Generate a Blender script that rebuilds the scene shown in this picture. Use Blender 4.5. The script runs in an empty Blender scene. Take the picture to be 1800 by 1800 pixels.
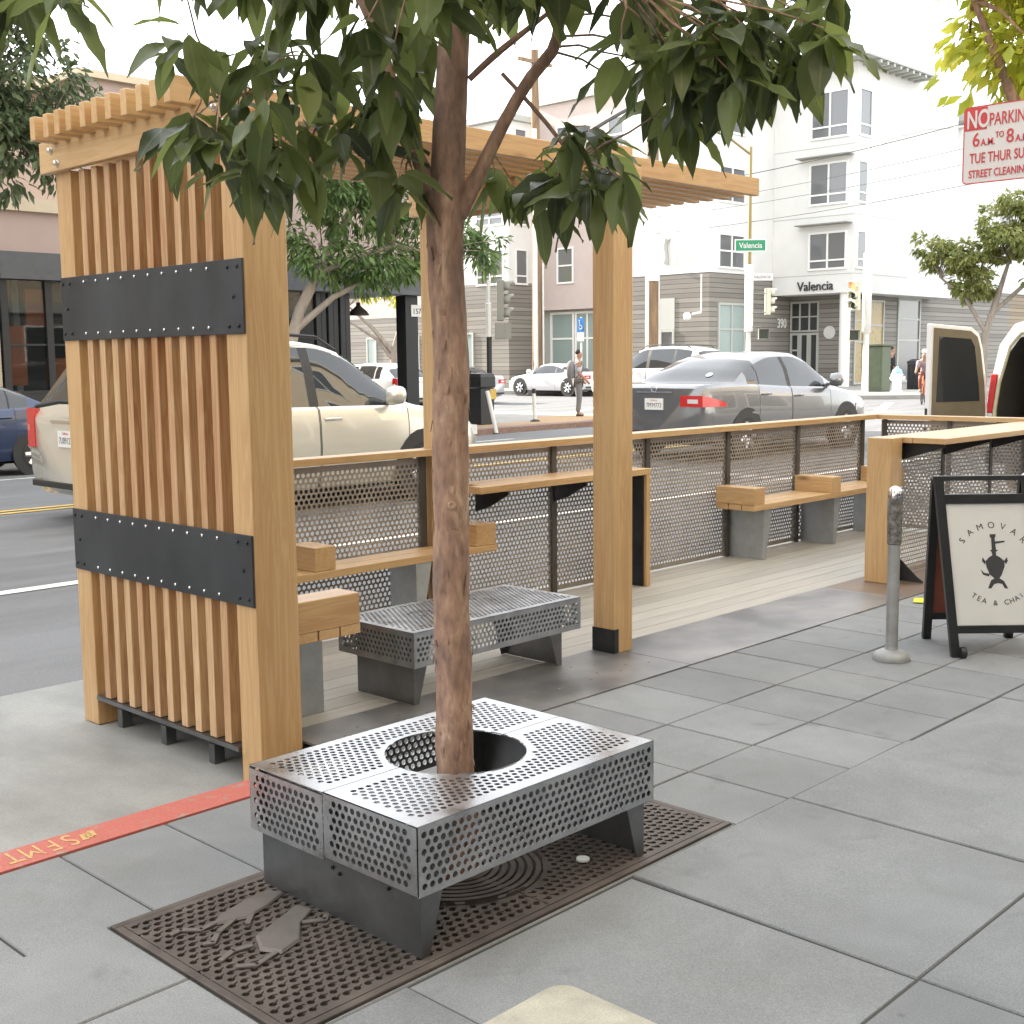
import bpy, bmesh, math, random
import numpy as np
from mathutils import Vector, Matrix
random.seed(11); RNG = np.random.default_rng(5)
SC = bpy.context.scene
COL = SC.collection
R = math.radians

# ------------------------------------------------------------------ camera
YAW, PITCH, ROLL = R(43.968), R(6.985), R(-0.5905)
EYE = Vector((0, 0, 1.55))
fw = Vector((math.cos(YAW)*math.cos(PITCH), math.sin(YAW)*math.cos(PITCH), -math.sin(PITCH)))
rt = Vector((math.sin(YAW), -math.cos(YAW), 0)); up = rt.cross(fw)
r2 = rt*math.cos(ROLL)+up*math.sin(ROLL); u2 = -rt*math.sin(ROLL)+up*math.cos(ROLL)
cam = bpy.data.cameras.new('camera'); cam.sensor_width = 36; cam.lens = 2169.33/1800*36
cam.clip_start = 0.05; cam.clip_end = 900
co = bpy.data.objects.new('camera', cam); COL.objects.link(co)
mw = Matrix((r2, u2, -fw)).transposed().to_4x4(); mw.translation = EYE
co.matrix_world = mw; SC.camera = co

# ------------------------------------------------------------------ sky, sun, exposure
SUN_EL = R(25); SUN_H = Vector((-0.12, 0.993, 0)).normalized()
w = bpy.data.worlds.new("World"); SC.world = w; w.use_nodes = True
nt = w.node_tree; nt.nodes.clear()
sky = nt.nodes.new('ShaderNodeTexSky'); sky.sky_type = 'NISHITA'; sky.sun_disc = False
sky.sun_elevation = SUN_EL; sky.sun_rotation = math.atan2(SUN_H.x, SUN_H.y)
sky.dust_density = 0.6; sky.ozone_density = 1.0; sky.air_density = 1.0
hs = nt.nodes.new('ShaderNodeHueSaturation'); hs.inputs['Saturation'].default_value = 0.28
bg = nt.nodes.new('ShaderNodeBackground'); bg.inputs['Strength'].default_value = 0.15
wo = nt.nodes.new('ShaderNodeOutputWorld')
# thin bright high haze: the clear-sky gradient evened out with a pale veil
veil = nt.nodes.new('ShaderNodeMix'); veil.data_type = 'RGBA'; veil.inputs[0].default_value = 0.6; 
wt = nt.nodes.new('ShaderNodeTexCoord'); ws = nt.nodes.new('ShaderNodeSeparateXYZ'); nt.links.new(wt.outputs['Generated'], ws.inputs[0])
wr_ = nt.nodes.new('ShaderNodeMapRange'); wr_.inputs[1].default_value = 0; wr_.inputs[2].default_value = 1; wr_.inputs[3].default_value = .62; wr_.inputs[4].default_value = 1.5; nt.links.new(ws.outputs[2], wr_.inputs[0])
vs_ = nt.nodes.new('ShaderNodeVectorMath'); vs_.operation = 'SCALE'; vs_.inputs[0].default_value = (2.34, 2.34, 2.32); nt.links.new(wr_.outputs[0], vs_.inputs['Scale']); nt.links.new(vs_.outputs[0], veil.inputs[7])
nt.links.new(sky.outputs[0], hs.inputs['Color']); nt.links.new(hs.outputs[0], veil.inputs[6]); nt.links.new(veil.outputs[2], bg.inputs[0]); nt.links.new(bg.outputs[0], wo.inputs[0])
sl = bpy.data.lights.new('sun', 'SUN'); sl.energy = 2.4; sl.angle = R(0.5); sl.color = (1, .92, .8)
so = bpy.data.objects.new('sun', sl); COL.objects.link(so)
sd = Vector((SUN_H.x*math.cos(SUN_EL), SUN_H.y*math.cos(SUN_EL), math.sin(SUN_EL)))
so.rotation_euler = sd.to_track_quat('Z', 'Y').to_euler(); so.location = (0, 0, 30)
SC.view_settings.view_transform = 'Standard'; SC.view_settings.look = 'None'
SC.view_settings.exposure = 2.75; SC.view_settings.gamma = 1

# ------------------------------------------------------------------ materials
def nmat(name):
    m = bpy.data.materials.new(name); m.use_nodes = True
    t = m.node_tree; b = t.nodes['Principled BSDF']
    return m, t, b
def N(t, typ, **k):
    n = t.nodes.new(typ)
    for a, v in k.items(): setattr(n, a, v)
    return n
def rgba(c): return (c[0], c[1], c[2], 1)
def pmat(name, col, rough=.6, metal=0., var=.12, scale=6., stretch=(1, 1, 1), bump=0., bscale=80., col2=None, isl=0., coat=0., spec=.5, fine=0., thresh=None):
    """noise-mottled principled material in object space"""
    m, t, b = nmat(name); L = t.links.new
    tc = N(t, 'ShaderNodeTexCoord'); mp = N(t, 'ShaderNodeMapping'); mp.inputs['Scale'].default_value = stretch
    L(tc.outputs['Object'], mp.inputs[0])
    n = N(t, 'ShaderNodeTexNoise'); n.inputs['Scale'].default_value = scale; n.inputs['Detail'].default_value = 6; n.inputs['Roughness'].default_value = .6
    L(mp.outputs[0], n.inputs['Vector'])
    rp = N(t, 'ShaderNodeValToRGB'); lo, hi = thresh or (.3, .7)
    rp.color_ramp.elements[0].position = lo; rp.color_ramp.elements[1].position = hi
    a = col2 if col2 else tuple(c*(1-var) for c in col); c_ = col if col2 else tuple(min(1, c*(1+var)) for c in col)
    rp.color_ramp.elements[0].color = rgba(a); rp.color_ramp.elements[1].color = rgba(c_)
    L(n.outputs[0], rp.inputs[0]); out = rp.outputs[0]
    if fine:
        n3 = N(t, 'ShaderNodeTexNoise'); n3.inputs['Scale'].default_value = 220; n3.inputs['Detail'].default_value = 3
        L(tc.outputs['Object'], n3.inputs['Vector'])
        mr = N(t, 'ShaderNodeMapRange'); mr.inputs[1].default_value = .3; mr.inputs[2].default_value = .7; mr.inputs[3].default_value = 1-fine; mr.inputs[4].default_value = 1+fine
        L(n3.outputs[0], mr.inputs[0]); hv = N(t, 'ShaderNodeHueSaturation'); L(out, hv.inputs['Color']); L(mr.outputs[0], hv.inputs['Value']); out = hv.outputs[0]
    if isl:
        g = N(t, 'ShaderNodeNewGeometry'); mr = N(t, 'ShaderNodeMapRange'); mr.inputs[3].default_value = 1-isl; mr.inputs[4].default_value = 1+isl
        L(g.outputs['Random Per Island'], mr.inputs[0]); hv = N(t, 'ShaderNodeHueSaturation'); L(out, hv.inputs['Color']); L(mr.outputs[0], hv.inputs['Value']); out = hv.outputs[0]
    L(out, b.inputs['Base Color'])
    mr = N(t, 'ShaderNodeMapRange'); mr.inputs[3].default_value = max(.02, rough-.12); mr.inputs[4].default_value = min(1, rough+.12)
    L(n.outputs[0], mr.inputs[0]); L(mr.outputs[0], b.inputs['Roughness'])
    b.inputs['Metallic'].default_value = metal; b.inputs['Coat Weight'].default_value = coat; b.inputs['Coat Roughness'].default_value = .04
    b.inputs['Specular IOR Level'].default_value = spec
    if bump:
        n2 = N(t, 'ShaderNodeTexNoise'); n2.inputs['Scale'].default_value = bscale; n2.inputs['Detail'].default_value = 5
        L(mp.outputs[0], n2.inputs['Vector']); bp = N(t, 'ShaderNodeBump'); bp.inputs['Strength'].default_value = bump; bp.inputs['Distance'].default_value = .01
        L(n2.outputs[0], bp.inputs['Height']); L(bp.outputs[0], b.inputs['Normal'])
    return m
def wood(name, axis, light, dark, isl=.22):
    m, t, b = nmat(name); L = t.links.new
    tc = N(t, 'ShaderNodeTexCoord'); g = N(t, 'ShaderNodeNewGeometry')
    off = N(t, 'ShaderNodeVectorMath', operation='SCALE'); cmb = N(t, 'ShaderNodeCombineXYZ')
    for i in range(3): L(g.outputs['Random Per Island'], cmb.inputs[i])
    L(cmb.outputs[0], off.inputs[0]); off.inputs['Scale'].default_value = 37.
    ad = N(t, 'ShaderNodeVectorMath', operation='ADD'); L(tc.outputs['Object'], ad.inputs[0]); L(off.outputs[0], ad.inputs[1])
    mp = N(t, 'ShaderNodeMapping'); s = [22., 22., 22.]; s[axis] = 1.1; mp.inputs['Scale'].default_value = s
    L(ad.outputs[0], mp.inputs[0])
    n = N(t, 'ShaderNodeTexNoise'); n.inputs['Scale'].default_value = 1.; n.inputs['Detail'].default_value = 6; n.inputs['Distortion'].default_value = 1.2
    L(mp.outputs[0], n.inputs['Vector'])
    wv = N(t, 'ShaderNodeMath', operation='SINE'); mu = N(t, 'ShaderNodeMath', operation='MULTIPLY'); mu.inputs[1].default_value = 34.
    L(n.outputs[0], mu.inputs[0]); L(mu.outputs[0], wv.inputs[0])
    mr = N(t, 'ShaderNodeMapRange'); mr.inputs[1].default_value = -1; mr.inputs[2].default_value = 1; mr.inputs[3].default_value = .0; mr.inputs[4].default_value = .24; L(wv.outputs[0], mr.inputs[0])
    mp2 = N(t, 'ShaderNodeMapping'); s2 = [3., 3., 3.]; s2[axis] = .5; mp2.inputs['Scale'].default_value = s2; L(ad.outputs[0], mp2.inputs[0])
    n2 = N(t, 'ShaderNodeTexNoise'); n2.inputs['Scale'].default_value = 1.; n2.inputs['Detail'].default_value = 4; L(mp2.outputs[0], n2.inputs['Vector'])
    ad2 = N(t, 'ShaderNodeMath', operation='ADD'); L(mr.outputs[0], ad2.inputs[0]); L(n2.outputs[0], ad2.inputs[1])
    rp = N(t, 'ShaderNodeValToRGB'); rp.color_ramp.elements[0].position = .38; rp.color_ramp.elements[1].position = .95
    rp.color_ramp.elements[0].color = rgba(light); rp.color_ramp.elements[1].color = rgba(dark); L(ad2.outputs[0], rp.inputs[0])
    mk = N(t, 'ShaderNodeMapping'); sk_ = [7., 7., 7.]; sk_[axis] = 2.2; mk.inputs['Scale'].default_value = sk_; L(ad.outputs[0], mk.inputs[0])
    vk = N(t, 'ShaderNodeTexVoronoi'); vk.inputs['Scale'].default_value = 1.; L(mk.outputs[0], vk.inputs['Vector']); kc = N(t, 'ShaderNodeSeparateColor'); L(vk.outputs['Color'], kc.inputs[0])
    kg = N(t, 'ShaderNodeMath', operation='GREATER_THAN'); kg.inputs[1].default_value = .8; L(kc.outputs[0], kg.inputs[0]); kr_ = N(t, 'ShaderNodeMapRange'); kr_.inputs[1].default_value = .05; kr_.inputs[2].default_value = .17; kr_.inputs[3].default_value = .75; kr_.inputs[4].default_value = 0.; L(vk.outputs['Distance'], kr_.inputs[0])
    km = N(t, 'ShaderNodeMath', operation='MULTIPLY'); L(kg.outputs[0], km.inputs[0]); L(kr_.outputs[0], km.inputs[1]); kx = N(t, 'ShaderNodeMix', data_type='RGBA'); L(km.outputs[0], kx.inputs[0]); L(rp.outputs[0], kx.inputs[6]); kx.inputs[7].default_value = (.15, .062, .026, 1)
    hv = N(t, 'ShaderNodeHueSaturation'); L(kx.outputs[2], hv.inputs['Color'])
    mv = N(t, 'ShaderNodeMapRange'); mv.inputs[3].default_value = 1-isl; mv.inputs[4].default_value = 1+isl*.8; L(g.outputs['Random Per Island'], mv.inputs[0]); L(mv.outputs[0], hv.inputs['Value'])
    wn = N(t, 'ShaderNodeTexWhiteNoise', noise_dimensions='1D'); L(g.outputs['Random Per Island'], wn.inputs['W'])
    mh = N(t, 'ShaderNodeMapRange'); mh.inputs[3].default_value = .491; mh.inputs[4].default_value = .51; L(wn.outputs[0], mh.inputs[0]); L(mh.outputs[0], hv.inputs['Hue'])
    L(hv.outputs[0], b.inputs['Base Color']); b.inputs['Roughness'].default_value = .42; b.inputs['Specular IOR Level'].default_value = .5; b.inputs['Coat Weight'].default_value = .35; b.inputs['Coat Roughness'].default_value = .3
    bp = N(t, 'ShaderNodeBump'); bp.inputs['Strength'].default_value = .12; bp.inputs['Distance'].default_value = .004; L(n.outputs[0], bp.inputs['Height']); L(bp.outputs[0], b.inputs['Normal'])
    return m
def flat(name, col, rough=.5, metal=0., coat=0., spec=.5):
    m, t, b = nmat(name); b.inputs['Base Color'].default_value = rgba(col); b.inputs['Roughness'].default_value = rough
    b.inputs['Metallic'].default_value = metal; b.inputs['Coat Weight'].default_value = coat; b.inputs['Specular IOR Level'].default_value = spec
    return m
def leafmat(name, c1, c2, trans=.35, rough=.38, rib=0.):
    m, t, b = nmat(name); L = t.links.new
    g = N(t, 'ShaderNodeNewGeometry'); rp = N(t, 'ShaderNodeValToRGB'); rp.color_ramp.elements[0].color = rgba(c1); rp.color_ramp.elements[1].color = rgba(c2)
    wn = N(t, 'ShaderNodeTexWhiteNoise', noise_dimensions='1D'); L(g.outputs['Random Per Island'], wn.inputs['W']); L(wn.outputs[0], rp.inputs[0])
    at = N(t, 'ShaderNodeAttribute', attribute_name='rib'); rm = N(t, 'ShaderNodeMapRange'); rm.inputs[1].default_value = .04; rm.inputs[2].default_value = .13; rm.inputs[3].default_value = 1.; rm.inputs[4].default_value = 0.; L(at.outputs['Fac'], rm.inputs[0])
    ribc = N(t, 'ShaderNodeMix', data_type='RGBA'); ribc.inputs[7].default_value = rgba((.17, .20, .09)); rk = N(t, 'ShaderNodeMath', operation='MULTIPLY'); rk.inputs[1].default_value = rib; L(rm.outputs[0], rk.inputs[0]); L(rk.outputs[0], ribc.inputs[0]); L(rp.outputs[0], ribc.inputs[6])
    L(ribc.outputs[2], b.inputs['Base Color']); b.inputs['Roughness'].default_value = rough; b.inputs['Specular IOR Level'].default_value = .45
    tr = N(t, 'ShaderNodeBsdfTranslucent'); hv = N(t, 'ShaderNodeHueSaturation'); hv.inputs['Value'].default_value = 1.8; hv.inputs['Hue'].default_value = .485
    L(rp.outputs[0], hv.inputs['Color']); L(hv.outputs[0], tr.inputs[0])
    mx = N(t, 'ShaderNodeMixShader'); mx.inputs[0].default_value = trans; L(b.outputs[0], mx.inputs[1]); L(tr.outputs[0], mx.inputs[2])
    L(mx.outputs[0], t.nodes['Material Output'].inputs[0])
    return m
def siding(name, c1, c2, pitch=.21):
    """horizontal boards: a groove every pitch metres and board-to-board tone"""
    m, t, b = nmat(name); L = t.links.new
    tc = N(t, 'ShaderNodeTexCoord'); sp = N(t, 'ShaderNodeSeparateXYZ'); L(tc.outputs['Object'], sp.inputs[0])
    dv = N(t, 'ShaderNodeMath', operation='DIVIDE'); dv.inputs[1].default_value = pitch; L(sp.outputs[2], dv.inputs[0])
    fr = N(t, 'ShaderNodeMath', operation='FRACT'); L(dv.outputs[0], fr.inputs[0])
    fl = N(t, 'ShaderNodeMath', operation='FLOOR'); L(dv.outputs[0], fl.inputs[0])
    wn = N(t, 'ShaderNodeTexWhiteNoise', noise_dimensions='1D'); L(fl.outputs[0], wn.inputs['W'])
    n = N(t, 'ShaderNodeTexNoise'); n.inputs['Scale'].default_value = 1.; n.inputs['Detail'].default_value = 5
    mp = N(t, 'ShaderNodeMapping'); mp.inputs['Scale'].default_value = (.6, .6, 9); L(tc.outputs['Object'], mp.inputs[0]); L(mp.outputs[0], n.inputs['Vector'])
    av = N(t, 'ShaderNodeMath', operation='ADD'); L(wn.outputs[0], av.inputs[0]); L(n.outputs[0], av.inputs[1])
    ml = N(t, 'ShaderNodeMath', operation='MULTIPLY'); ml.inputs[1].default_value = .5; L(av.outputs[0], ml.inputs[0])
    rp = N(t, 'ShaderNodeValToRGB'); rp.color_ramp.elements[0].color = rgba(c1); rp.color_ramp.elements[1].color = rgba(c2); rp.color_ramp.elements[0].position = .25; rp.color_ramp.elements[1].position = .75; L(ml.outputs[0], rp.inputs[0])
    gt = N(t, 'ShaderNodeMath', operation='GREATER_THAN'); gt.inputs[1].default_value = .12; L(fr.outputs[0], gt.inputs[0])
    mx = N(t, 'ShaderNodeMix', data_type='RGBA'); L(gt.outputs[0], mx.inputs[0]); mx.inputs[6].default_value = rgba(tuple(c*.35 for c in c1)); L(rp.outputs[0], mx.inputs[7])
    L(mx.outputs[2], b.inputs['Base Color']); b.inputs['Roughness'].default_value = .7
    bp = N(t, 'ShaderNodeBump'); bp.inputs['Strength'].default_value = .6; bp.inputs['Distance'].default_value = .03; L(fr.outputs[0], bp.inputs['Height']); L(bp.outputs[0], b.inputs['Normal'])
    return m
def glassmat(name, col, mixf=.0, rough=.03):
    """window pane: dark glossy body, or (mixf>0) partly see-through"""
    m, t, b = nmat(name); L = t.links.new
    b.inputs['Base Color'].default_value = rgba(col); b.inputs['Roughness'].default_value = rough; b.inputs['Specular IOR Level'].default_value = .9
    if mixf:
        tr = N(t, 'ShaderNodeBsdfTransparent'); tr.inputs[0].default_value = (.8, .85, .85, 1); mx = N(t, 'ShaderNodeMixShader'); mx.inputs[0].default_value = mixf
        L(b.outputs[0], mx.inputs[1]); L(tr.outputs[0], mx.inputs[2]); L(mx.outputs[0], t.nodes['Material Output'].inputs[0])
    return m
def paving(name, col):
    """cast concrete flags: slab-to-slab tone, cloudy wear, grit, gum spots and darker blotches"""
    m, t, b = nmat(name); L = t.links.new; tc = N(t, 'ShaderNodeTexCoord'); g = N(t, 'ShaderNodeNewGeometry')
    def noise(sc, det=5, dist=0.):
        n = N(t, 'ShaderNodeTexNoise'); n.inputs['Scale'].default_value = sc; n.inputs['Detail'].default_value = det; n.inputs['Distortion'].default_value = dist; L(tc.outputs['Object'], n.inputs['Vector']); return n.outputs[0]
    def rng(o, a, b_, c, d):
        r_ = N(t, 'ShaderNodeMapRange'); r_.inputs[1].default_value = a; r_.inputs[2].default_value = b_; r_.inputs[3].default_value = c; r_.inputs[4].default_value = d; L(o, r_.inputs[0]); return r_.outputs[0]
    def mul(a, b_):
        r_ = N(t, 'ShaderNodeMath', operation='MULTIPLY'); L(a, r_.inputs[0]); L(b_, r_.inputs[1]); return r_.outputs[0]
    v = mul(rng(noise(1.1, 6, .5), .32, .68, .86, 1.10), rng(noise(5.5, 6, .8), .3, .7, .93, 1.06))
    v = mul(v, rng(noise(230, 2), .3, .7, .80, 1.2)); v = mul(v, rng(g.outputs['Random Per Island'], 0, 1, .90, 1.09))
    v = mul(v, rng(noise(2.6, 8, 1.5), .64, .74, 1., .80))
    vo = N(t, 'ShaderNodeTexVoronoi'); vo.inputs['Scale'].default_value = 4.2; L(tc.outputs['Object'], vo.inputs['Vector'])
    spot = rng(vo.outputs['Distance'], .045, .075, .62, 1.); wn = N(t, 'ShaderNodeSeparateColor'); L(vo.outputs['Color'], wn.inputs[0])
    gt = N(t, 'ShaderNodeMath', operation='GREATER_THAN'); gt.inputs[1].default_value = .72; L(wn.outputs[0], gt.inputs[0])
    mx = N(t, 'ShaderNodeMix', data_type='FLOAT'); L(gt.outputs[0], mx.inputs[0]); mx.inputs[2].default_value = 1.; L(spot, mx.inputs[3]); v = mul(v, mx.outputs[0])
    hv = N(t, 'ShaderNodeHueSaturation'); hv.inputs['Color'].default_value = rgba(col); L(v, hv.inputs['Value'])
    wm = N(t, 'ShaderNodeMix', data_type='RGBA'); wm.blend_type = 'MULTIPLY'; wm.inputs[7].default_value = (1, .94, .84, 1); L(rng(noise(.9, 3), .5, .75, 0., .4), wm.inputs[0]); L(hv.outputs[0], wm.inputs[6])
    L(wm.outputs[2], b.inputs['Base Color']); b.inputs['Roughness'].default_value = .8
    bp = N(t, 'ShaderNodeBump'); bp.inputs['Strength'].default_value = .18; bp.inputs['Distance'].default_value = .006; L(noise(200, 4), bp.inputs['Height']); L(bp.outputs[0], b.inputs['Normal'])
    return m
def barkmat(name):
    """red-brown bark shedding in pale and dark plates with small lenticels"""
    m, t, b = nmat(name); L = t.links.new
    tc = N(t, 'ShaderNodeTexCoord'); mp = N(t, 'ShaderNodeMapping'); mp.inputs['Scale'].default_value = (1, 1, .38); L(tc.outputs['Object'], mp.inputs[0])
    n1 = N(t, 'ShaderNodeTexNoise'); n1.inputs['Scale'].default_value = 11; n1.inputs['Detail'].default_value = 7; n1.inputs['Roughness'].default_value = .62; n1.inputs['Distortion'].default_value = .6; L(mp.outputs[0], n1.inputs['Vector'])
    rp = N(t, 'ShaderNodeValToRGB'); e = rp.color_ramp.elements; e[0].position = .34; e[0].color = rgba((.19, .13, .105)); e[1].position = .66; e[1].color = rgba((.46, .34, .255))
    for p_, c_ in ((.42, (.235, .145, .11)), (.52, (.30, .185, .132)), (.60, (.36, .235, .165))): q = e.new(p_); q.color = rgba(c_)
    L(n1.outputs[0], rp.inputs[0])
    n2 = N(t, 'ShaderNodeTexNoise'); n2.inputs['Scale'].default_value = 60; n2.inputs['Detail'].default_value = 4; L(mp.outputs[0], n2.inputs['Vector'])
    mr = N(t, 'ShaderNodeMapRange'); mr.inputs[1].default_value = .3; mr.inputs[2].default_value = .62; mr.inputs[3].default_value = .72; mr.inputs[4].default_value = 1.12; L(n2.outputs[0], mr.inputs[0])
    hv = N(t, 'ShaderNodeHueSaturation'); L(rp.outputs[0], hv.inputs['Color']); L(mr.outputs[0], hv.inputs['Value']); L(hv.outputs[0], b.inputs['Base Color']); b.inputs['Roughness'].default_value = .72
    vo = N(t, 'ShaderNodeTexVoronoi'); vo.inputs['Scale'].default_value = 26; L(mp.outputs[0], vo.inputs['Vector'])
    ad = N(t, 'ShaderNodeMath', operation='ADD'); L(n1.outputs[0], ad.inputs[0]); m2 = N(t, 'ShaderNodeMath', operation='MULTIPLY'); m2.inputs[1].default_value = .35; L(n2.outputs[0], m2.inputs[0]); L(m2.outputs[0], ad.inputs[1])
    bp = N(t, 'ShaderNodeBump'); bp.inputs['Strength'].default_value = .75; bp.inputs['Distance'].default_value = .012; L(ad.outputs[0], bp.inputs['Height']); L(bp.outputs[0], b.inputs['Normal'])
    return m
CL, CD = (.61, .425, .205), (.44, .26, .10)
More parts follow.
